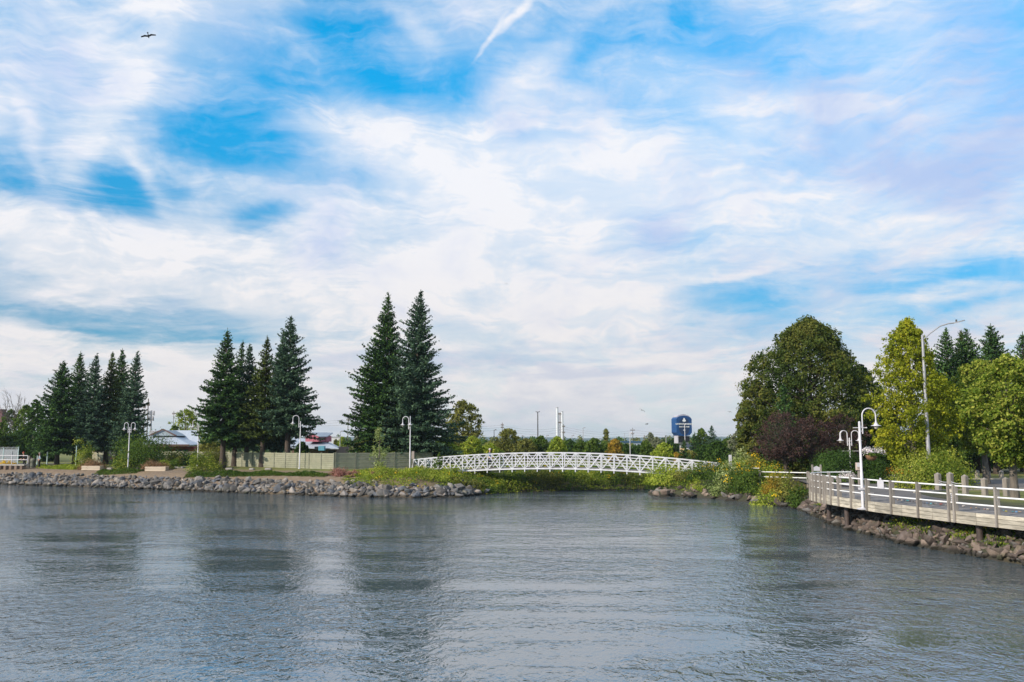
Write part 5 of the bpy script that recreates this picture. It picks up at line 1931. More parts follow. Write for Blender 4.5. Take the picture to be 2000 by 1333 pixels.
LM = {
    'left': [(60, 'below the quay railing'), (130, 'below the pale blue posts'), (200, 'below the left planter'), (245, 'below the lamp by the large bush'), (285, 'between lamp and right planter'), (330, 'below the right planter'),
             (375, 'just right of the planters'), (415, 'below the round green bush'), (455, 'below the first middle spruce'), (495, 'below the middle trunks'), (535, 'below the last middle trunks'), (575, 'left of the fence lamp'),
             (615, 'below the fence lamp'), (650, 'below the fence corner'), (700, 'below the rosy bushes'), (3000, 'right of the rosy bushes')],
    'point': [(700, 'below the rosy bushes'), (730, 'left of the pale young shrub'), (760, 'below the pale young shrub'), (790, 'left of the bridge lamp'), (815, 'below the bridge lamp'), (840, 'below the bridge start'), (865, 'below the bridge weeds'),
              (895, 'near the tip of the point'), (3000, 'at the tip of the point')],
    'board': [(1575, 'left of the boardwalk corner'), (1605, 'below the boardwalk corner'), (1640, 'left of the second pile'), (1675, 'left of the near lamp'), (1710, 'below the near lamp'), (1745, 'below the hanging white sign'), (1785, 'behind the third pile'),
              (1820, 'below the first bollard'), (1865, 'left of the double railing post'), (1905, 'beside the nearest pile'), (1940, 'right of the nearest pile'), (1975, 'below the rightmost railing post'), (3000, 'at the right edge')],
    'tip': [(1300, 'at the end of the golden bush'), (1350, 'under the golden bush'), (1400, 'under the bridge end'), (1450, 'under the tall pale plants'), (1500, 'under the pipe rail'), (3000, 'left of the boardwalk rocks')],
    'inlet': [(1000, 'left under the footbridge'), (1150, 'mid way under the footbridge'), (3000, 'under the right of the footbridge')]}


def rock_label(r):
    X_, Y_, z, s, zone, m = r[:6]
    c = 1000 + FPX * X_ / (Y_ * math.cos(TILT) + (z - CAMZ) * math.sin(TILT))
    place = next(t_ for lim, t_ in LM[zone] if c < lim)
    d = float(shore_d([X_], [Y_])[0])
    row = 'waterline' if d < .35 else ('lower' if d < 1.2 else ('middle' if d < 2.1 else 'upper'))
    k = s / {'left': .47, 'point': .58, 'board': .35}.get(zone, .62)
    size = 'very large' if k > 1.6 else ('large' if k > 1.25 else ('medium' if k > 1.0 else 'small'))
    return '%s %s rock, %s row, %s' % (size, tone[m], row, place)


rocks.sort(key=app, reverse=True)
NI = 296
bulk = {}
for i, r in enumerate(rocks):
    X_, Y_, z, s, zone, m, rot, sc, k = r
    if i < NI:
        if (k, m) not in RM:
            RM[(k, m)] = rock_me(k, m)
        o = bpy.data.objects.new('rock', RM[(k, m)])
        COL.objects.link(o)
        o.location = (X_, Y_, z)
        o.rotation_euler = rot
        o.scale = tuple(s * q for q in sc)
        lab = rock_label(r)
        tag(o, lab, 'rock', 'riprap ' + lab.replace(' rock,', ' rocks,'))
    else:
        bulk.setdefault(m, []).append(r)
V, F, MI = [], [], []
nv = 0
names = list(bulk)
for mi_, m in enumerate(names):
    for (X_, Y_, z, s, zone, _, rot, sc, k) in bulk[m]:
        v, f = PROT[k]
        Rm = np.array(Matrix.Rotation(rot[2], 3, 'Z') @ Matrix.Rotation(rot[1], 3, 'Y') @ Matrix.Rotation(rot[0], 3, 'X'))
        V.append((v * np.array(sc) * s) @ Rm.T + np.array([X_, Y_, z]))
        F.append(f + nv)
        MI.append(np.full(len(f), mi_))
        nv += len(v)
V, F, MI = np.concatenate(V), np.concatenate(F), np.concatenate(MI)
me = bpy.data.meshes.new('rocks')
me.vertices.add(len(V))
me.vertices.foreach_set('co', V.reshape(-1).astype(np.float32))
me.loops.add(F.size)
me.loops.foreach_set('vertex_index', F.reshape(-1).astype(np.int32))
me.polygons.add(len(F))
me.polygons.foreach_set('loop_start', np.arange(0, F.size, 3, dtype=np.int32))
me.polygons.foreach_set('loop_total', np.full(len(F), 3, np.int32))
for m in names:
    me.materials.append(M[m])
me.polygons.foreach_set('material_index', MI.astype(np.int32))
me.update(calc_edges=True)
tag(link('rocks', me), 'smaller riprap stones filling the banks between the larger rocks', 'rocks', kind='stuff')
print('ROCKS', len(rocks))


# ------------------------------------------------------------------ small things on the banks
M['planter'] = mat('planter_boards', (.62, .53, .42), (.48, .40, .31), .8, 2, .2, stretch=(.4, 1, 3))
for px, py, w, lab in ((177, 919, 34, 'pale wooden planter box, the left one on the far bank'), (303, 921, 38, 'pale wooden planter box, the right one on the far bank')):
    q_ = tp(px, py)
    W_ = w * q_.y / FPX
    e = empty('planter_box', (q_.x, q_.y, zg(q_.x, q_.y)))
    t = MB()
    for r_ in range(2):
        t.box((0, 0, .12 + .24 * r_), (W_, .05, .225), bev=.01)
        t.box((0, .9, .12 + .24 * r_), (W_, .05, .225), bev=.01)
    t.build('long_board', M['planter'], e)
    for sx in (-1, 1):
        t = MB()
        t.box((sx * (W_ / 2 + .03), .45, .24), (.05, .95, .46), bev=.01)
        t.build('end_board', M['planter'], e)
    t = MB()
    t.box((0, .45, .20), (W_ - .08, .84, .30))
    t.build('soil', M['bark'], e)
    tag(e, lab, 'planter', 'pale planter boxes on the far bank')

# pale kerb stones seen along the hedge
GK = 'pale kerb stones lying along the top of the bank'
for px, py, w, lab in ((72, 911, 9, 'pale flat stone beside the litter bin'), (215, 917.5, 10, 'pale kerb stone nearest the left planter'), (236, 917, 16, 'pale kerb stone in the middle between the planters'), (265, 917, 12, 'pale kerb stone left of the right planter'),
                       (350, 915.5, 18, 'pale kerb stone right of the right planter'), (448, 918, 13, 'pale kerb stone below the first trunk of the middle spruces'), (492, 918.5, 9, 'pale kerb stone below the middle trunks'), (524, 918.3, 12, 'pale kerb stone right of the middle trunks')):
    q_ = tp(px, py)
    t = MB()
    W_ = w * q_.y / FPX
    t.box((0, 0, .08), (W_, .5, .22), bev=.05, rz=.03 * (px % 5 - 2))
    o = t.build('kerb_stone', M['kerb'], None, (q_.x, q_.y, zg(q_.x, q_.y)))
    tag(o, lab, 'stone', GK)

# litter bin
q_ = tp(64, 914)
e = empty('litter_bin', (q_.x, q_.y, zg(q_.x, q_.y)))
M['bin'] = mat('aggregate_bin', (.20, .21, .17), (.13, .14, .11), .9, 12, .3)
t = MB()
t.lathe([(.24, 0), (.26, .05), (.28, .75), (.30, .78), (.30, .86)], n=18)
t.build('body', M['bin'], e)
t = MB()
t.lathe([(.31, .87), (.31, .95), (.20, 1.06), (.02, 1.08)], n=18)
t.build('lid', M['bin'], e)
tag(e, 'round grey-green litter bin beside the end of the white quay railing', 'litter bin')

# pale blue posts
for px, top, bot, Y, lab in ((75, 882, 905, 108, 'pale blue steel post left of the man in the light shirt'), (94, 882, 906, 106, 'pale blue steel post right of the man in the light shirt'), (150, 872, 907, 104, 'tall thin pale blue post beside the young light green bush')):
    p = aty(px, 866, Y)
    z1, z0 = aty(px, top, Y).z, zg(p.x, Y)
    t = MB()
    t.tube([(0, 0, -.1), (0, 0, z1 - z0)], .07 if px != 150 else .05, 10)
    t.lathe([(.075, z1 - z0), (.05, z1 - z0 + .03), (.01, z1 - z0 + .04)], n=10)
    tag(t.build('steel_post', M['pale_teal'], None, (p.x, Y, z0)), lab, 'post', 'pale blue posts on the far bank')

# quay wall and railing at the far left
M['sheet_pile'] = mat('sheet_pile', (.20, .15, .12), (.11, .07, .05), .85, 1.3, .5, 8, stretch=(1, 1, .4))
qa, qb = Vector((-74, 107.5, 0)), Vector((-55.6, 103.4, 0))
e = empty('quay_wall', ((qa.x + qb.x) / 2, (qa.y + qb.y) / 2, 0))
O = e.location.copy()
t = MB()
n = 26
dd = (qb - qa) / n
dn = dd.normalized()
nn = Vector((dn.y, -dn.x, 0))
for k in range(n):
    a = qa + dd * k - O
    prof = [a, a + dd * .2 + nn * .0, a + dd * .32 + nn * .32, a + dd * .72 + nn * .32, a + dd * .85]
    nx2 = a + dd
    prof.append(nx2)
    for u_, v_ in zip(prof, prof[1:]):
        t.bar((u_.x, u_.y, .75), (v_.x, v_.y, .75), .03, 2.4)
t.build('sheet_piling', M['sheet_pile'], e)
t = MB()
t.bar((qa.x - O.x, qa.y - O.y + .25, 2.02), (qb.x - O.x, qb.y - O.y + .25, 2.02), .9, .16)
t.build('coping', M['kerb'], e)
tag(e, 'rusty corrugated sheet pile quay wall at the far left', 'quay wall')
e = empty('railing', (O.x, O.y + .3, 2.10))
O2 = e.location.copy()
t = MB()
for z in (.98, .50):
    t.tube([qa - O2 * 1 + Vector((0, .3, z + 2.1 - 0)) - Vector((0, 0, 0)), qb - O2 + Vector((0, .3, z + 2.1))], .035, 8)
t.build('rail', M['white_paint'], e)
for k in range(10):
    p = qa.lerp(qb, (k + .0) / 9) - O2
    t = MB()
    t.tube([(p.x, p.y + .3, 0), (p.x, p.y + .3, 1.0)], .04, 8)
    t.build('post', M['white_paint'], e)
tag(e, 'white two-rail pipe railing along the quay wall', 'railing')
t = MB()
q_ = tp(55.5, 914)
t.box((0, 0, .62), (.26, .26, 1.5), bev=.03)
tag(t.build('timber_post', M['post_wood'], None, (q_.x, q_.y, zg(q_.x, q_.y))), 'thick dark timber post closing the quay railing beside the litter bin', 'post')

# wire mesh fence
e = empty('mesh_fence', (-62, 112, 2.0))


def mesh_mat():
    m = bpy.data.materials.new('wire_mesh')
    m.use_nodes = True
    q = G(m.node_tree)
    bs = m.node_tree.nodes['Principled BSDF']
    bs.inputs['Base Color'].default_value = (.42, .46, .50, 1)
    bs.inputs['Metallic'].default_value = .4
    bs.inputs['Roughness'].default_value = .5
    return m


M['wire'] = mesh_mat()
t = MB()
xa, xb = aty(-6, 866, 110).x, aty(36, 866, 110).x
for k in range(60):
    f = k / 59
    t.bar((xa + (xb - xa) * f + 62, -2, 0.1), (xa + (xb - xa) * f + 62, -2, 1.75), .026, .02)
for k in range(14):
    z = .12 + k * .125
    t.bar((xa + 62, -2, z), (xb + 62, -2, z), .02, .022)
t.build('wire_panel', M['wire'], e)
for px, top in ((-4, 876), (8, 875), (25, 882), (37, 873)):
    p = aty(px, 866, 110)
    t = MB()
    t.tube([(p.x + 62, -2, -.1), (p.x + 62, -2, aty(px, top, 110).z - 2)], .06, 8)
    t.build('post', M['pale_teal'] if px in (37, 8) else M['galv'], e)
t = MB()
for k in range(5):
    t.bar((xa + 62 + k * .6, -2, 1.78), (xa + 62 + k * .6 + .3, -2.1, 2.05), .02)
    t.bar((xa + 62, -2.0 - .02 * k, 1.82 + .05 * k), (xb + 62, -2.0 - .02 * k, 1.82 + .05 * k), .012)
t.build('barbed_wire', M['wire'], e)
tag(e, 'grey wire mesh fence with pale blue end post at the far left', 'fence')
bush_at(14, 107, 34, 12, 281, 'flower_yellow', 'golden yellow flower clump in front of the wire mesh fence', 'flower_clump', 'flowers', ls=.12)

# notice posts at the bridge ends
e = empty('notice_post', (*gp(807, 82.8), 0))
e.location.z = zg(e.location.x, 82.8)
t = MB()
zt_ = aty(807, 882, 82.8).z - e.location.z
zb_ = aty(807, 897, 82.8).z - e.location.z
t.box((0, 0, zt_ / 2 - .05), (.07, .07, zt_ + .1))
t.build('post', M['post_wood'], e)
t = MB()
t.box((0, -.05, (zt_ + zb_) / 2), (.24 * 1.0, .05, zt_ - zb_), bev=.01)
t.build('board', mat('notice_board', (.34, .29, .27), (.28, .24, .22), .7, 3), e)
tag(e, 'narrow brownish notice board on a post at the left end of the footbridge', 'sign')
q_ = aty(1426.5, 901, 78.5)
z0 = zg(q_.x, 78.5)
t = MB()
t.box((0, 0, (aty(1426, 889, 78.5).z - z0) / 2), (.24, .20, aty(1426, 889, 78.5).z - z0), bev=.02)
tag(t.build('square_post', M['white_paint'], None, (q_.x, 78.5, z0)), 'white square post at the right end of the footbridge', 'post')

# notice board with two posts, box on a post
q_ = aty(1595, 922, 59.5)
e = empty('notice_board', (q_.x, q_.y, 1.62))
zt_ = aty(1595, 908, 59.5).z - 1.62
for sx in (-.27, .27):
    t = MB()
    t.box((sx, 0, zt_ / 2), (.10, .10, zt_), bev=.01)
    t.build('post', M['post_wood'], e)
t = MB()
zz_ = aty(1595, 920, 59.5).z - 1.62
w_ = .21
t.prism([(-w_, zz_), (w_, zz_), (w_, zt_ - .18), (.07, zt_ - .12), (0, zt_ - .08), (-.07, zt_ - .12), (-w_, zt_ - .18)], -.03, .01, 'y')
t.build('panel', M['white_paint'], e)
tag(e, 'small white notice panel between two timber posts at the boardwalk corner', 'sign')
q_ = aty(1679, 949, 57)
e = empty('dispenser_post', (q_.x, q_.y, 1.62))
t = MB()
zt_ = aty(1676, 919, 57).z - 1.62
t.box((0, 0, zt_ / 2), (.15, .15, zt_), bev=.01)
t.build('post', M['post_wood'], e)
t = MB()
zt2_ = aty(1676, 904, 57).z - 1.62
t.box((-.06, -.02, (zt_ + zt2_) / 2), (.26, .22, zt2_ - zt_), bev=.02)
b_ = t.build('box', mat('dispenser_box', (.50, .42, .37), (.42, .34, .30), .6, 3), e)
t = MB()
t.box((-.06, -.136, (zt_ + zt2_) / 2 + .10), (.21, .015, (zt2_ - zt_) * .5))
t.build('plate', M['white_paint'], b_)
t = MB()
t.box((-.06, -.14, (zt_ + zt2_) / 2 - .09), (.05, .02, .05))
t.build('slot', M['dark_metal'], b_)
t = MB()
t.tube([(.12, -.02, zt_ - .1), (.16, -.02, zt_ - .15), (.16, -.02, zt_ - .4), (.12, -.02, zt_ - .45)], .02, 6)
t.build('handle', M['white_paint'], e)
tag(e, 'small pale box on a timber post behind the railing, right of the flower tub', 'box')

# white sign hung on the railing
p, d_ = at_px(1724)
e = empty('railing_sign', (p.x, p.y, ZD))
e.rotation_euler = (0, 0, math.atan2(d_.y, d_.x))
t = MB()
t.prism([(-.26, .70), (.26, .70), (.26, 1.06), (.20, 1.11), (-.20, 1.11), (-.26, 1.06)], .06, .085, 'y')
t.build('panel', M['white_paint'], e)
t = MB()
t.prism([(-.06, 1.10), (.06, 1.10), (.06, 1.17), (.03, 1.20), (-.03, 1.20), (-.06, 1.17)], .055, .09, 'y')
t.build('tab', M['white_paint'], e)
tag(e, 'small blank white sign hung on the top rail right of the near lamp post', 'sign')
# throw line between the double post
p, d_ = at_px(1863)
e = empty('throw_line', (p.x, p.y, ZD))
e.rotation_euler = (0, 0, math.atan2(d_.y, d_.x))
t = MB()
t.box((0, .03, .86), (.20, .14, .16), bev=.01)
t.build('box', M['fascia_wood'], e)
t = MB()
for k in range(5):
    z = .74 - k * .075
    t.tube([(-.06, .05, z), (.06, .05, z - .02)], .03, 8)
t.build('rope', M['white_paint'], e)
tag(e, 'coiled white throw rope under a small wooden box between the double railing posts', 'rescue line')

# wooden bollards
GBo = 'timber bollards along the lawn'
for px, top, bot, lab in ((1833, 923, 958, 'timber bollard nearest the rounded lawn shrub, left of the double railing post'), (1857, 922, 961, 'timber bollard rising behind the double railing post'), (1886, 927, 965, 'timber bollard just right of the double railing post'),
                          (1924, 933, 968, 'timber bollard halfway between the double post and the maple trunk'), (1966, 932, 970, 'timber bollard close to the left side of the maple trunk'),
                          (1909, 918, 936, 'distant timber bollard touching the farther maple trunk'), (1931, 920, 935, 'distant timber bollard right of the farther maple trunk'), (1956, 919, 935, 'distant timber bollard left of the near maple trunk')):
    q_ = atz(px, bot, 1.6)
    H = aty(px, top, q_.y).z - 1.6
    far = bot < 940
    w_ = (9 if not far else 6.4) * q_.y / FPX
    t = MB()
    t.box((0, 0, (H - w_ * .4) / 2 - .1), (w_, w_, H - w_ * .4 + .2), bev=.012, rz=R(25))
    k0 = len(t.v)
    z1 = H - w_ * .4
    h_ = w_ / 2 * .98
    pts = [Vector((a * h_, b * h_, z1)) for a, b in ((-1, -1), (1, -1), (1, 1), (-1, 1))] + [Vector((0, 0, H))]
    pts = [Matrix.Rotation(R(25), 3, 'Z') @ v for v in pts]
    t.add(pts, [(0, 1, 4), (1, 2, 4), (2, 3, 4), (3, 0, 4), (3, 2, 1, 0)])
    o = t.build('bollard', M['post_wood'], None, (q_.x, q_.y, 1.6))
    tag(o, lab, 'bollard', GBo)
a_, b_ = atz(1833, 958, 1.6), atz(1857, 961, 1.6)
c_ = atz(1886, 965, 1.6)
for (u_, v_, lab) in ((a_, b_, 'slack pale rope between the bollard by the shrub and the next one'), (b_, c_, 'slack pale rope between the two bollards at the double railing post')):
    t = MB()
    for zz_ in (.62, .50):
        t.tube([(u_.lerp(v_, f) - u_) + Vector((0, 0, zz_ - .35 * f * (1 - f))) for f in [i / 8 for i in range(9)]], .022, 6)
    tag(t.build('rope', M['white_paint'], None, (u_.x, u_.y, 1.6)), lab, 'rope', 'ropes between the bollards')

# decorated stones along the edge of the path
stone_px = [(1755, 977.5, 7, 'tan'), (1761, 978, 6, 'pale'), (1765, 979, 7, 'slate'), (1772, 979.5, 8, 'teal'), (1777, 980, 6, 'dark'), (1784, 981, 5, 'dark'), (1790, 982, 7, 'pink'), (1795, 982.5, 5, 'dark'), (1805, 984, 5, 'slate'), (1811, 984, 6, 'blue'),
            (1818, 985, 7, 'cyan'), (1828, 984.5, 6, 'pale'), (1838, 987, 12, 'red'), (1848, 988, 7, 'grey'), (1854, 988.5, 7, 'pale'), (1882, 991, 11, 'pale'), (1896, 993, 5, 'orange'), (1906, 993.5, 7, 'tan'), (1912, 995, 5, 'dark'), (1923, 996, 7, 'pink'), (1930, 996, 7, 'pale'),
            (1942, 998, 6, 'dark'), (1947, 997.5, 6, 'grey'), (1960, 998, 6, 'cyan'), (1965, 1000, 6, 'yellow'), (1978, 1001, 8, 'teal'), (1985, 1001, 7, 'blue'), (1991, 1001, 9, 'tan')]
tones = dict(tan=(.45, .33, .22), pale=(.52, .47, .42), slate=(.12, .14, .18), teal=(.05, .22, .26), dark=(.06, .05, .05), pink=(.50, .30, .26), blue=(.10, .22, .40), cyan=(.12, .42, .48), red=(.16, .05, .04), grey=(.22, .21, .21), orange=(.50, .22, .06), yellow=(.50, .45, .10))
SMm = {k: mat('painted_stone_' + k, v, tuple(c * .75 for c in v), .6, 6) for k, v in tones.items()}
names_ = dict(tan='tan', pale='pale', slate='slate coloured', teal='teal', dark='dark', pink='pinkish', blue='blue', cyan='light turquoise', red='flat dark red', grey='grey', orange='small orange', yellow='yellow')


def sec(px):
    return 'left of the double railing post' if px < 1800 else ('just left of the double railing post' if px < 1862 else ('just right of the double railing post' if px < 1935 else 'near the rightmost railing post'))


for k, (px, py, w, c) in enumerate(stone_px):
    q_ = atz(px, py, 1.63)
    s = w * q_.y / FPX * .95
    v, f = PROT[k % len(PROT)]
    me = bpy.data.meshes.new('painted_stone')
    me.from_pydata((v * np.array([s, s * .8, s * .75])).tolist(), [], f.tolist())
    me.materials.append(SMm[c])
    o = link('painted_stone', me, None, (q_.x, q_.y, 1.625 + s * .20))
    o.rotation_euler = (0, 0, k * 1.7)
    tag(o, '%s painted stone in the row, %s' % (names_[c], sec(px)), 'painted stone', '%s stones on the path, %s' % (c, sec(px)))

# kerb of the road on the right
t = MB()
for a, b in (((20.9, 60), (21.9, 66)),):
    pass
t.bar((23.4, 52.8, 1.62), (27.6, 56.2, 1.62), .12, .14)
t.bar((27.6, 56.2, 1.62), (44, 60.2, 1.62), .12, .14)
t.bar((27.2, 73.8, 1.62), (46, 72.3, 1.62), .14, .16)
tag(t.build('kerb', M['kerb']), kind='structure')


# ------------------------------------------------------------------ buildings
M['roof'] = mat('metal_roof', (.40, .45, .52), (.34, .39, .46), .5, .6, stretch=(6, .3, 1))
M['red_wall'] = mat('red_wall', (.24, .055, .05), (.19, .045, .04), .8, 1)
M['pink_wall'] = mat('pink_wall', (.46, .15, .20), (.40, .13, .175), .8, .6)
M['siding'] = mat('grey_siding', (.27, .33, .38), (.22, .28, .33), .7, .8, stretch=(8, 1, 1))
M['trim'] = mat('dark_trim', (.10, .05, .045), (.08, .04, .04), .7, 2)
M['glass'] = mat('window_glass', (.02, .028, .035), (.03, .04, .05), .12, 1, spec=.8)
M['white_wall'] = mat('white_wall', (.55, .56, .60), (.46, .48, .52), .8, .4)
M['navy'] = mat('navy_roof', (.022, .075, .15), (.02, .065, .13), .6, .5)


def slab(mb, pts, th=.12, mi=0):
    """a sloping roof slab: outline in 3D, thickness downwards"""
    n = len(pts)
    vs = [tuple(p) for p in pts] + [(p[0], p[1], p[2] - th) for p in pts]
    mb.add(vs, [tuple(range(n)), tuple(range(n, 2 * n))[::-1]] + [(i, (i + 1) % n, n + (i + 1) % n, n + i) for i in range(n)], mi)


def bld(name, px, Y, rz=0):
    p = aty(px, 866, Y)
    return empty(name, (p.x, Y, 2.0), rz), p


def LP(px, py, Y, o):
    """local point of a building from picture px at depth Y"""
    p = aty(px, py, Y)
    return Vector((p.x - o.x, p.y - o.y, p.z - 2.0))


# A: red walled building with grey metal roofs
e, _ = bld('red_building', 320, 132)
o = e.location
t = MB()
x0, x1 = LP(238, 866, 130, o).x, LP(384, 866, 130, o).x
t.box(((x0 + x1) / 2, 4, 1.0), (x1 - x0 - .6, 12, 2.0))
t.build('wall', M['red_wall'], e)
t = MB()
ez = LP(368, 868, 128, o).z
slab(t, [LP(236, 868.5, 127, o), LP(370, 869, 127, o), LP(338, 852, 133, o), LP(252, 851, 133, o)])
slab(t, [LP(370, 869, 127, o), LP(392, 868, 134, o), LP(384, 841, 138, o), LP(322, 841, 138, o), LP(338, 852, 133, o)])
rf = t.build('roof', M['roof'], e)
t = MB()
a1, a2, a3 = LP(294, 851.5, 132, o), LP(342, 851.5, 132, o), LP(319, 840.5, 132, o)
t.add([a1, a2, a3, a1 + Vector((0, 5, 0)), a2 + Vector((0, 5, 0)), a3 + Vector((0, 5, 0))], [(0, 1, 2), (5, 4, 3), (0, 3, 4, 1), (1, 4, 5, 2), (2, 5, 3, 0)])
gb = t.build('gable', M['siding'], rf)
t = MB()
t.bar(a1 + Vector((-.2, -.1, 0)), a3 + Vector((0, -.1, .12)), .25, .16)
t.bar(a3 + Vector((0, -.1, .12)), a2 + Vector((.2, -.1, 0)), .25, .16)
t.bar(LP(236, 869.4, 127, o), LP(370, 869.9, 127, o), .2, .22)
t.build('trim', M['trim'], rf)
for xx in (302, 316):
    t = MB()
    q_ = LP(xx, 848, 138, o)
    t.box((q_.x, q_.y, q_.z), (1.0, .8, 1.0), bev=.05)
    t.build('chimney_box', M['galv'], rf)
for px in (262, 350, 362):
    t = MB()
    q_ = LP(px, 876, 130, o)
    t.box((q_.x, -2.04, 1.15), (.9, .06, .9))
    t.build('window', M['glass'], e)
t = MB()
t.box((LP(330, 866, 130, o).x, -2.08, 1.0), (.9, .05, 1.95))
t.build('door', M['trim'], e)
tag(e, 'low red-walled building with pale grey metal roofs behind the large rounded bush', 'building')

# B: pink building with a raised gable
e, _ = bld('pink_building', 612, 118)
o = e.location
t = MB()
x0, x1 = LP(566, 866, 116, o).x, LP(654, 866, 116, o).x
t.box(((x0 + x1) / 2, 3.5, 1.0), (x1 - x0, 9, 2.0))
t.build('wall', mat('brown_wall', (.16, .11, .095), (.12, .085, .075), .85, 1), e)
t = MB()
f0, f1 = LP(596.5, 863, 117, o), LP(622, 863, 117, o)
pk_ = LP(609, 846.5, 117, o)
el_, er_ = LP(596.5, 852, 117, o), LP(622, 852, 117, o)
pts = [f0, f1, er_, pk_, el_]
dpt = Vector((1.0, 3.5, 0))
n = 5
t.add([tuple(p) for p in pts] + [tuple(p + dpt) for p in pts], [(0, 1, 2, 3, 4), (9, 8, 7, 6, 5)] + [(i, (i + 1) % n, n + (i + 1) % n, n + i) for i in range(n)])
t.build('upper_wall', M['pink_wall'], e)
t = MB()
t.box((LP(628, 859, 118.5, o).x, 1.9, LP(628, 859, 118, o).z), (.95, 2.2, .75))
t.build('balcony_recess', M['red_wall'], e)
t = MB()
d2 = Vector((1.6, 3.8, 0))
slab(t, [LP(594.5, 853.2, 116.8, o), pk_ + Vector((0, -.2, .12)), pk_ + Vector((1.9, 3.8, .12)), LP(594.5, 853.2, 116.8, o) + d2])
slab(t, [pk_ + Vector((0, -.2, .12)), LP(625, 852.6, 116.8, o), LP(639, 852.4, 118.5, o), pk_ + Vector((2.0, 3.8, .12))])
slab(t, [LP(556, 874, 115.5, o), LP(661, 876, 115.5, o), LP(633, 863.5, 119, o), LP(575, 853.5, 121, o)])
slab(t, [LP(661, 876, 115.5, o), LP(664, 874, 125, o), LP(640, 862, 125, o), LP(633, 863.5, 119, o)])
t.build('roof', M['roof'], e)
t = MB()
q_ = LP(629.5, 876, 115, o)
t.box((q_.x, q_.y - .2, q_.z), (.75, .8, .60), bev=.03)
M['cyan_box'] = mat('blue_unit', (.10, .32, .45), (.08, .27, .38), .6, 2)
t.build('blue_unit', M['cyan_box'], e)
t = MB()
q_ = LP(619.5, 875.5, 115, o)
t.box((q_.x, q_.y - .1, q_.z), (.62, .1, .38))
t.build('window', M['glass'], e)
for px in (590, 645):
    t = MB()
    q_ = LP(px, 880, 116, o)
    t.box((q_.x, -1.05, 1.2), (.9, .08, .7))
    t.build('window', M['glass'], e)
tag(e, 'pink building with raised gable and grey metal roofs above the board fence', 'building')

# C: white distant hall
e, _ = bld('white_hall', 648, 210)
o = e.location
t = MB()
t.box((0, 3, 1.9), (3.6, 6, 3.8))
t.build('wall', M['white_wall'], e)
t = MB()
t.box((0, 3, 3.9), (3.8, 6.2, .25))
t.build('roof', M['galv'], e)
tag(e, 'plain white distant hall between the pink building and the wire pole', 'building')
# D: blue-grey block with navy roof band
e, _ = bld('office_block', 1233, 290)
o = e.location
wv_ = 36 * 290 / FPX
hv_ = aty(1233, 862.0, 290).z - 2
t = MB()
t.box((0, 3, (hv_ - .5) / 2), (wv_, 7, hv_ - .5))
t.build('wall', mat('pale_blue_wall', (.33, .40, .50), (.29, .36, .46), .8, .5), e)
t = MB()
t.box((0, 3, hv_ - .25), (wv_ + .5, 7.5, .55))
t.build('roof', M['navy'], e)
for k in range(5):
    t = MB()
    t.box((-wv_ / 2 + wv_ * (k + .5) / 5, -.54, hv_ - 1.4), (.35, .06, .9))
    t.build('window', M['glass'], e)
tag(e, 'pale blue flat block with navy roof band below the distant ridge', 'building')
# E: house with dark roof near the sign
e, _ = bld('house', 1350, 160)
o = e.location
t = MB()
t.box((.4, 3, .8), (2.6, 6, 1.6))
t.build('wall', mat('cream_wall', (.50, .36, .18), (.44, .31, .16), .8, 1), e)
t = MB()
A_, B_, C_ = LP(1340, 873, 158, o), LP(1362, 873, 158, o), LP(1354, 866, 160, o)
slab(t, [LP(1337, 873, 156, o), LP(1354, 884, 154, o), LP(1366, 871, 158, o), LP(1358, 865.5, 161, o), LP(1340, 866.5, 161, o)])
slab(t, [LP(1340, 866.5, 161, o), LP(1358, 865.5, 161, o), LP(1368, 876, 166, o), LP(1330, 876, 166, o)])
t.build('roof', mat('slate_roof', (.025, .035, .05), (.02, .028, .04), .7, 1), e)
t = MB()
t.bar(LP(1337, 873.4, 155.8, o), LP(1354, 884.4, 153.8, o), .15, .2)
t.build('bargeboard', M['white_paint'], e)
t = MB()
t.box((-.8, -.04, 1.3), (.8, .08, .9))
t.build('window', M['glass'], e)
tag(e, 'small cream house with dark slate roof right of the pylon sign', 'house')
# F: brick tower cut by the left edge
e, _ = bld('brick_chimney', -2, 260)
t = MB()
hz_ = aty(0, 802, 260).z - 2
t.box((0, 0, hz_ / 2), (2.0, 2.0, hz_), bev=.05)
t.build('shaft', mat('dark_brick', (.16, .07, .075), (.12, .055, .06), .85, 2), e)
t = MB()
t.box((0, 0, hz_ + .15), (2.3, 2.3, .35))
t.build('cap', M['trim'], e)
tag(e, 'dark brick chimney cut by the left edge of the photograph', 'chimney')

# twin white stacks
e, _ = bld('twin_stacks', 1093, 420)
o = e.location
k_ = 420 / FPX
for px, top, w in ((1088.6, 797.5, 4.6), (1098.3, 805.5, 4.2)):
    t = MB()
    x_ = (px - 1093) * k_
    H = aty(px, top, 420).z - 2
    t.tube([(x_, 0, 0), (x_, 0, H)], w / 2 * k_, 16)
    sh = t.build('shaft', M['stack_pale'], e)
    t = MB()
    t.tube([(x_, 0, H), (x_, 0, H + .35)], w / 2 * k_ * 1.08, 16)
    t.build('rim', M['galv'], sh)
t = MB()
H1 = aty(1093, 806, 420).z - 2
for k in range(8):
    z = H1 * (.15 + .85 * k / 8)
    t.bar((-.35 * k_ * 2, 0, z), (1.3 * k_ * 1.5, 0, z + H1 * .1), .12)
    t.bar((1.0 * k_ * 1.5, 0, z), (-.3 * k_ * 2, 0, z + H1 * .1), .12)
t.bar((-.3, 0, 0), (-.3, 0, H1), .14)
t.bar((.5, 0, 0), (.5, 0, H1), .14)
for z in (.72, .96):
    t.box((.1, 0, H1 * z), (1.3, 1.0, .5))
t.build('ladder_tower', M['pole_wood'], e)
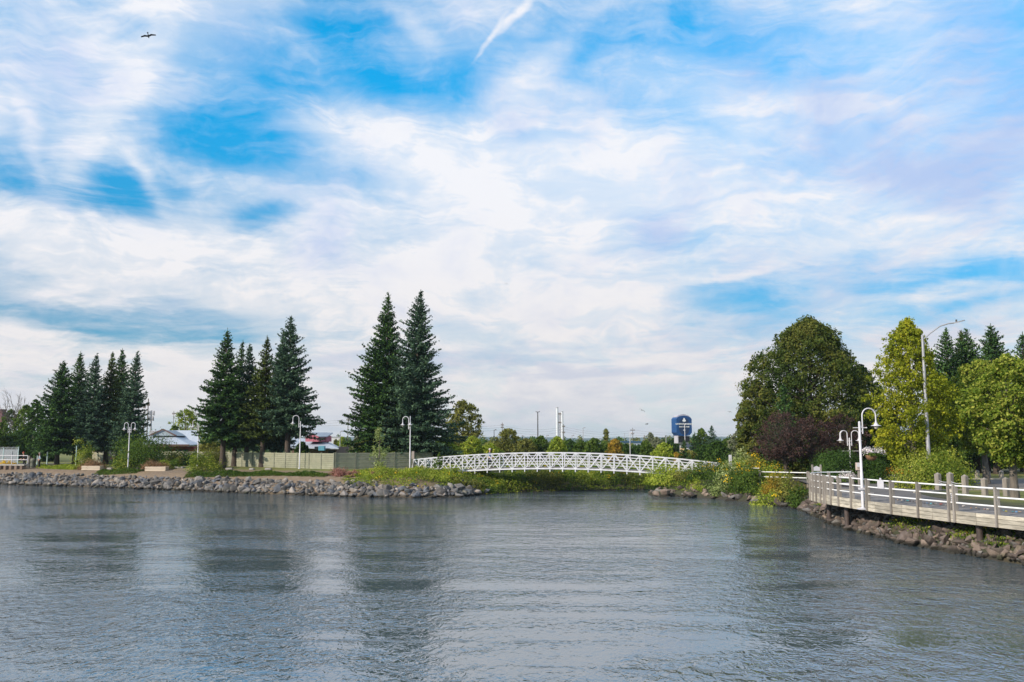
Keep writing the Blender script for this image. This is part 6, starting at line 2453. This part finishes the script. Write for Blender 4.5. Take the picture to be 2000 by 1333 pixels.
tag(e, 'two pale factory stacks joined by a lattice ladder tower on the skyline', 'stacks')


# ------------------------------------------------------------------ poles, masts, wires
def pole(px, Y, top, w, m, label, arms=(), group='utility poles beyond the far bank', name='utility_pole', base=2.0, lean=0):
    p = aty(px, 866, Y)
    e = empty(name, (p.x, Y, base))
    H = aty(px, top, Y).z - base
    r = w / 2 * Y / FPX
    t = MB()
    t.tube([(lean, 0, -.2), (0, 0, H)], [r * 1.15, r * .85], 10)
    t.build('shaft', M[m], e)
    for py, hw in arms:
        t = MB()
        z = aty(px, py, Y).z - base
        L = hw * Y / FPX
        t.bar((-L, 0, z), (L, 0, z), .14, .16)
        for s_ in (-1, -.5, .5, 1):
            t.tube([(s_ * L * .93, 0, z + .06), (s_ * L * .93, 0, z + .34)], .06, 6)
        t.build('crossarm', M[m], e)
    tag(e, label, 'pole', group)
    return e, H


P1 = pole(286, 170, 779, 2.2, 'pole_wood', 'tall brown pole, taller of the two right of the left spruces', [(792, 3)])
pole(279, 170, 800, 2.4, 'pole_wood', 'shorter thick brown pole right of the left spruces', [(797, 2), (812, 3)])
pole(337, 230, 803, 1.0, 'pole_wood', 'thin utility pole above the grey roof', [(809, 3)])
pole(679, 215, 815, 1.3, 'pole_wood', 'utility pole with two crossarms left of the tall spruce pair', [(821, 3), (829, 3)])
pole(981, 260, 826, 1.2, 'pole_wood', 'utility pole with crossarms above the olive tree', [(831, 2.6), (836, 2.6)])
pole(1101, 260, 829, 1.2, 'pole_wood', 'utility pole just right of the twin stacks', [(834, 2.6), (846, 2.6)])
pole(1236, 300, 836, 1.0, 'pole_wood', 'utility pole with wide crossarms over the pale blue block', [(841, 4.6), (848, 2.8)])
pole(1258.5, 150, 850, 1.6, 'pole_wood', 'slanted bare brown pole over the right half of the bridge', [], lean=.5)
pole(1220, 300, 846, .8, 'galv', 'thin grey mast near the pale blue block', [])
# wires
for (a, b, lab) in (((679, 215), (981, 260), 'left'), ((981, 260), (1101, 260), 'mid'), ((1101, 260), (1236, 300), 'right'), ((337, 230), (679, 215), 'far left'), ((1236, 300), (1500, 330), 'far right')):
    for j, dz_ in enumerate((0, 7, 15)):
        A_ = aty(a[0], {679: 821, 981: 831, 1101: 834, 337: 809, 1236: 841}[a[0]] + dz_ * .6, a[1])
        B_ = aty(b[0], {679: 821, 981: 831, 1101: 834, 1236: 841, 1500: 844}[b[0]] + dz_ * .6, b[1])
        t = MB()
        t.tube([A_.lerp(B_, f) - A_ - Vector((0, 0, 1.1 * 4 * f * (1 - f))) for f in [i / 12 for i in range(13)]], .022, 4)
        lv = ('top', 'middle', 'lowest')[j]
        tag(t.build('power_line', M['dark_metal'], None, A_), '%s power line of the %s span between the utility poles' % (lv, {'left': 'long wide', 'mid': 'short central', 'right': 'ridge-crossing', 'far left': 'roof-crossing', 'far right': 'sign-crossing'}[lab]), 'power line', 'power lines strung across the skyline')
# cell mast
p = aty(293, 866, 165)
e = empty('antenna_mast', (p.x, 165, 2.0))
H = aty(293, 802, 165).z - 2
t = MB()
t.tube([(0, 0, 0), (0, 0, H)], [.22, .14], 10)
t.build('shaft', M['galv'], e)
for zz_, rr_ in ((H - .5, .52), (H - 1.5, .42)):
    for k in range(5):
        a_ = k * 1.256
        t = MB()
        t.box((math.cos(a_) * rr_, math.sin(a_) * rr_, zz_), (.16, .16, .85), rz=a_)
        t.bar((0, 0, zz_), (math.cos(a_) * rr_, math.sin(a_) * rr_, zz_), .05)
        t.build('antenna', M['galv'], e)
tag(e, 'grey cell antenna mast right of the two brown poles', 'antenna mast')
# lamp masts beyond the bridge
GLm = 'tall car park lamp posts beyond the bridge'


def mast(px, Y, top, w, side, lab, m='galv', L=4.5):
    p = aty(px, 866, Y)
    e = empty('lamp_mast', (p.x, Y, 2.0))
    H = aty(px, top, Y).z - 2
    k_ = Y / FPX
    t = MB()
    t.tube([(0, 0, -.1), (0, 0, H)], [w / 2 * k_ * 1.2, w / 2 * k_ * .85], 10)
    t.build('shaft', M[m], e)
    t = MB()
    if side == 0:
        t.bar((-L * .75 * k_, 0, H), (L * .75 * k_, 0, H), .10, .08)
        t.bar((-L * .75 * k_, 0, H), (-L * .8 * k_, 0, H + 1.6 * k_), .08)
        t.bar((L * .75 * k_, 0, H), (L * .8 * k_, 0, H + 1.6 * k_), .08)
    else:
        t.bar((0, 0, H - .05), (side * L * k_, 0, H + .05), .10, .10)
        t.box((side * L * .72 * k_, 0, H + .02), (L * .6 * k_, .3, .16), bev=.03)
    t.build('lamp_head', M[m], e)
    tag(e, lab, 'lamp post', GLm)


mast(1050.5, 135, 805, 2.2, 0, 'tallest dark lamp mast with a forked top beyond the bridge', 'dark_metal')
mast(965, 190, 840, 1.3, 1, 'dark lamp post with one arm above the yellow-green trees left of the olive tree', 'dark_metal')
mast(1023.5, 150, 852, 1.3, -1, 'short grey lamp post left of the tallest dark mast')
mast(1139, 190, 836, 1.3, 1, 'lamp post with one arm right of the twin stacks')
mast(1117, 150, 851, 1.3, 1, 'short pale lamp post right of the twin stacks')
mast(1067.5, 150, 851, 1.2, 1, 'short pale lamp post between the tallest mast and the twin stacks')
mast(1172.5, 200, 858, 1.2, 0, 'double-headed pale lamp post left of the orange tree', 'white_paint')
mast(1230.5, 118, 846, 1.4, 1, 'pale lamp post in front of the pale blue block', 'white_paint')
mast(1338, 120, 829, 1.4, 1, 'white lamp post standing in front of the blue pylon sign', 'white_paint', 2.6)
mast(1301, 170, 854, 1.0, -1, 'pale lamp post left of the blue pylon sign', 'white_paint')
mast(664, 150, 843, 1.3, 1, 'lamp post right of the pink building')


# ------------------------------------------------------------------ vehicles far left
M['car_white'] = mat('car_white', (.70, .71, .73), (.66, .67, .69), .25, 2, spec=.7)
M['car_orange'] = mat('van_orange', (.62, .16, .02), (.55, .14, .02), .35, 2)
M['tyre'] = mat('tyre', (.02, .02, .02), (.015, .015, .015), .9, 8)
M['red_light'] = mat('tail_light', (.35, .01, .01), (.3, .01, .01), .3, 4)


def car(x, y, z, rz, body, label, van=False, top2=None):
    e = empty('van' if van else 'parked_car', (x, y, z), rz)
    L, W = (4.9, 1.9) if van else (4.4, 1.8)
    if van:
        prof = [(-L / 2, .35), (L / 2, .35), (L / 2, .95), (L / 2 - .5, 1.15), (L / 2 - 1.1, 1.95), (L / 2 - 1.4, 2.1), (-L / 2 + .1, 2.1), (-L / 2, 1.9)]
        cab = [(L / 2 - 1.55, 1.25), (L / 2 - .72, 1.25), (L / 2 - 1.18, 1.88), (L / 2 - 1.55, 1.92)]
    else:
        prof = [(-L / 2, .32), (L / 2, .32), (L / 2, .62), (L / 2 - .2, .78), (L / 2 - 1.1, .90), (L / 2 - 1.75, 1.38), (L / 2 - 2.1, 1.45), (-L / 2 + 1.0, 1.45), (-L / 2 + .35, 1.0), (-L / 2, .9)]
        cab = [(L / 2 - 1.85, .95), (L / 2 - 1.3, .95), (L / 2 - 1.82, 1.33), (L / 2 - 2.1, 1.38), (-L / 2 + 1.1, 1.38), (-L / 2 + .62, 1.0)]
    t = MB()
    t.prism(prof, -W / 2, W / 2, 'y', 0)
    b = t.build('body', body, e)
    t = MB()
    t.prism(cab, -W / 2 - .012, W / 2 + .012, 'y')
    t.build('window', M['glass'], b)
    for sx in (-1, 1):
        for sy in (-1, 1):
            w_ = MB()
            cx_ = sx * (L / 2 - .8)
            w_.tube([(cx_, sy * (W / 2 - .18), .32), (cx_, sy * (W / 2 + .02), .32)], .32, 14)
            wo_ = w_.build('wheel', M['tyre'], e)
            w_ = MB()
            w_.tube([(cx_, sy * (W / 2 + .0), .32), (cx_, sy * (W / 2 + .035), .32)], .18, 10)
            w_.build('rim', M['galv'], wo_)
    for sy in (-1, 1):
        w_ = MB()
        w_.box((L / 2 - .05, sy * (W / 2 - .3), .68), (.16, .35, .14), bev=.02)
        w_.build('headlight', M['letters'], e)
        w_ = MB()
        w_.box((-L / 2 + .02, sy * (W / 2 - .2), .82), (.10, .25, .16), bev=.02)
        w_.build('tail_light', M['red_light'], e)
    tag(e, label, 'van' if van else 'car', 'vehicles beyond the far bank lawn')


for px, Y, rz, lab in ((61, 150, .1, 'white parked car behind the dark-clothed walker'), (71, 156, .05, 'white parked car between the walker and the pale blue post'), (84, 150, .0, 'white parked car behind the man in the light shirt')):
    p = aty(px, 866, Y)
    car(p.x, Y, 2.0, rz, M['car_white'], lab)
p = aty(218, 866, 124)
car(p.x, 124, 2.0, .1, M['car_orange'], 'orange van seen between the left spruce trunks above the fence', True)
p = aty(228, 866, 121)
car(p.x, 121, 2.35, .0, M['car_white'], 'white car in front of the orange van behind the board fence')


# ------------------------------------------------------------------ people
def skin(name, chains, m, parent, levels=1):
    """one continuous body grown around joined chains of (point, radius); chains share their first vertex by index"""
    vs, es, rad = [], [], []
    for ch in chains:
        prev = None
        for item in ch:
            if isinstance(item, int):
                prev = item
                continue
            (p, r) = item
            vs.append(p)
            rad.append(r)
            i = len(vs) - 1
            if prev is not None:
                es.append((prev, i))
            prev = i
    me = bpy.data.meshes.new(name)
    me.from_pydata(vs, es, [])
    o = bpy.data.objects.new(name, me)
    COL.objects.link(o)
    md = o.modifiers.new('s', 'SKIN')
    for i, r in enumerate(rad):
        sv = me.skin_vertices[0].data[i]
        sv.radius = (r, r) if not isinstance(r, tuple) else r
        sv.use_root = (i == 0)
    md.use_smooth_shade = True
    sb_ = o.modifiers.new('b', 'SUBSURF')
    sb_.levels = sb_.render_levels = levels
    dg = bpy.context.evaluated_depsgraph_get()
    me2 = bpy.data.meshes.new_from_object(o.evaluated_get(dg))
    bpy.data.objects.remove(o)
    me2.materials.clear()
    me2.materials.append(m)
    me2.polygons.foreach_set('use_smooth', [True] * len(me2.polygons))
    return link(name, me2, parent)


M['skin'] = mat('skin', (.52, .30, .22), (.46, .26, .19), .6, 3)


def person(loc, rz, shirt, trousers, hair, label, stride=.25, arms=.15, bend=0.0, hat=None):
    e = empty('person', loc, rz)
    s_, a = stride, arms
    lean = bend
    V_ = Vector
    pel, ch, nk = V_((0, 0, .95)), V_((lean * .5, 0, 1.25)), V_((lean * .9, 0, 1.48))
    hd = V_((lean * 1.2 + .02, 0, 1.58))
    body = [
        [(pel, .13), (ch, (.15, .12)), (nk, .055), (hd, .075), (hd + V_((.01, 0, .08)), .10), (hd + V_((0, 0, .155)), .075)],
        [0, (V_((0, .09, .88)), .09), (V_((s_ * .5, .10, .50)), .062), (V_((s_ * .7 - .05, .10, .10)), .042), (V_((s_ * .7 + .12, .11, .045)), .04)],
        [0, (V_((0, -.09, .88)), .09), (V_((-s_ * .25, -.10, .50)), .062), (V_((-s_ * .9, -.10, .12)), .042), (V_((-s_ * .9 + .14, -.11, .045)), .04)],
        [1, (V_((ch.x + lean * .3, .19, 1.38)), .055), (V_((ch.x - a, .24, 1.12)), .042), (V_((ch.x + a * .4, .24, .90)), .032), (V_((ch.x + a * .7, .235, .80)), .034)],
        [1, (V_((ch.x + lean * .3, -.19, 1.38)), .055), (V_((ch.x + a * .6, -.24, 1.12)), .042), (V_((ch.x + a * 2.0, -.22, .93)), .032), (V_((ch.x + a * 2.4, -.21, .86)), .034)]]
    skin('body', body, M['skin'], e)
    sh = [
        [(pel + V_((0, 0, .02)), .155), (ch, (.178, .15)), (nk - V_((0, 0, .06)), .08)],
        [1, (V_((ch.x + lean * .3, .19, 1.38)), .078), (V_((ch.x - a, .24, 1.12)), .062), (V_((ch.x - a * .2, .24, 1.02)), .055)],
        [1, (V_((ch.x + lean * .3, -.19, 1.38)), .078), (V_((ch.x + a * .6, -.24, 1.12)), .062), (V_((ch.x + a * 1.2, -.23, 1.03)), .055)]]
    skin('shirt', sh, shirt, e)
    tr_ = [
        [(pel + V_((0, 0, .03)), .15), (pel - V_((0, 0, .03)), .145)],
        [1, (V_((0, .09, .82)), .105), (V_((s_ * .5, .10, .50)), .082), (V_((s_ * .7 - .05, .10, .10)), .068)],
        [1, (V_((0, -.09, .82)), .105), (V_((-s_ * .25, -.10, .50)), .082), (V_((-s_ * .9, -.10, .12)), .068)]]
    skin('trousers', tr_, trousers, e)
    t = MB()
    c = hd + V_((-.015, 0, .12))
    for i in range(1):
        t.lathe([(.112, -.02), (.118, .03), (.105, .08), (.07, .115), (.01, .13)], c, 14)
    t.build('hair' if hat is None else 'cap', hair if hat is None else hat, e)
    t = MB()
    for fx, fy in ((s_ * .7 + .03, .105), (-s_ * .9 + .05, -.105)):
        t.box((fx, fy, .045), (.28, .10, .09), bev=.03)
    t.build('shoes', M['dark_metal'], e)
    tag(e, label, 'person')
    return e


cl = lambda n, c: mat(n, c, tuple(x * .8 for x in c), .85, 8)
pb = br(BLEN * (958 - 808) / (1404 - 808), BW * .5, -TH + .13)
person(pb, math.atan2(BD.y, BD.x), cl('blue_jacket', (.05, .11, .26)), cl('dark_trousers', (.02, .022, .035)), cl('white_hair', (.55, .52, .50)), 'white-haired person in a blue jacket walking across the footbridge')
q_ = aty(79, 866, 104.2)
person((q_.x, 104.2, zg(q_.x, 104.2)), R(200), cl('light_shirt', (.42, .50, .60)), cl('black_trousers', (.012, .012, .016)), cl('grey_hair', (.3, .25, .22)), 'person in a light blue shirt and black trousers standing between two pale blue posts', stride=.05)
q_ = aty(50, 866, 105.6)
person((q_.x, 105.6, zg(q_.x, 105.6)), R(190), cl('black_coat', (.02, .02, .025)), cl('charcoal_trousers', (.02, .02, .028)), None, 'dark-clothed person with a reddish cap by the end of the quay railing', stride=.2, arms=.3, bend=.12, hat=cl('red_cap', (.42, .09, .05)))


# ------------------------------------------------------------------ birds
M['bird'] = mat('dark_plumage', (.035, .032, .038), (.02, .02, .025), .8, 10)


def bird_mesh():
    t = MB()
    t.tube([(.24, 0, 0), (.16, 0, .01), (0, 0, 0), (-.16, 0, 0), (-.30, 0, .01)], [.012, .045, .06, .04, .015], 8)
    for sy in (-1, 1):
        up = .18 if sy > 0 else .13
        a = [(.10, sy * .03, .02), (.13, sy * .26, up), (.03, sy * .62, up - .10 * (1 if sy > 0 else 2.2))]
        b = [(-.08, sy * .03, .02), (-.06, sy * .26, up), (-.10, sy * .60, up - .11 * (1 if sy > 0 else 2.2))]
        vs = a + b + [(x, y, z - .012) for x, y, z in a + b]
        t.add(vs, [(0, 1, 4, 3), (1, 2, 5, 4), (9, 10, 7, 6), (10, 11, 8, 7), (0, 6, 7, 1), (1, 7, 8, 2), (2, 8, 11, 5), (5, 11, 10, 4), (4, 10, 9, 3), (3, 9, 6, 0)])
    t.add([(-.25, -.03, .012), (-.25, .03, .012), (-.42, .07, .01), (-.42, -.07, .01), (-.25, -.03, 0), (-.25, .03, 0), (-.42, .07, 0), (-.42, -.07, 0)],
          [(0, 1, 2, 3), (7, 6, 5, 4), (0, 4, 5, 1), (1, 5, 6, 2), (2, 6, 7, 3), (3, 7, 4, 0)])
    return t.mesh('bird', M['bird'])


bm_ = bird_mesh()
for px, py, Y, lab, rot in ((290, 71, 74, 'dark gull with bent wings high in the sky at upper left', (R(-25), R(24), R(100))), (1254, 802, 170, 'tiny distant bird left of the blue pylon sign, the upper one', (R(20), 0, R(60))),
                            (1263.5, 829, 190, 'tiny distant bird left of the blue pylon sign, the lower one', (R(-10), 0, R(20))), (989, 555, 260, 'tiny distant bird in the middle of the sky above the bridge', (0, 0, R(90))), (1425, 805, 230, 'tiny distant bird between the pylon sign and the huge linden', (0, 0, R(40)))):
    o = link('bird', bm_, None, aty(px, py, Y))
    o.rotation_euler = rot
    tag(o, lab, 'bird', 'birds in flight')

# ------------------------------------------------------------------ air
t = MB()
t.box((0, 2600, 42), (8800, 5600, 92))
hz = t.build('haze', M['white_paint'])
hm_ = bpy.data.materials.new('haze')
hm_.use_nodes = True
hm_.node_tree.nodes.clear()
pv = hm_.node_tree.nodes.new('ShaderNodeVolumePrincipled')
pv.inputs['Color'].default_value = (.62, .80, .95, 1)
pv.inputs['Density'].default_value = 0.00014
pv.inputs['Anisotropy'].default_value = .2
ho = hm_.node_tree.nodes.new('ShaderNodeOutputMaterial')
hm_.node_tree.links.new(pv.outputs[0], ho.inputs['Volume'])
hz.data.materials.clear()
hz.data.materials.append(hm_)
tag(hz, kind='stuff')
hz.display_type = 'WIRE'
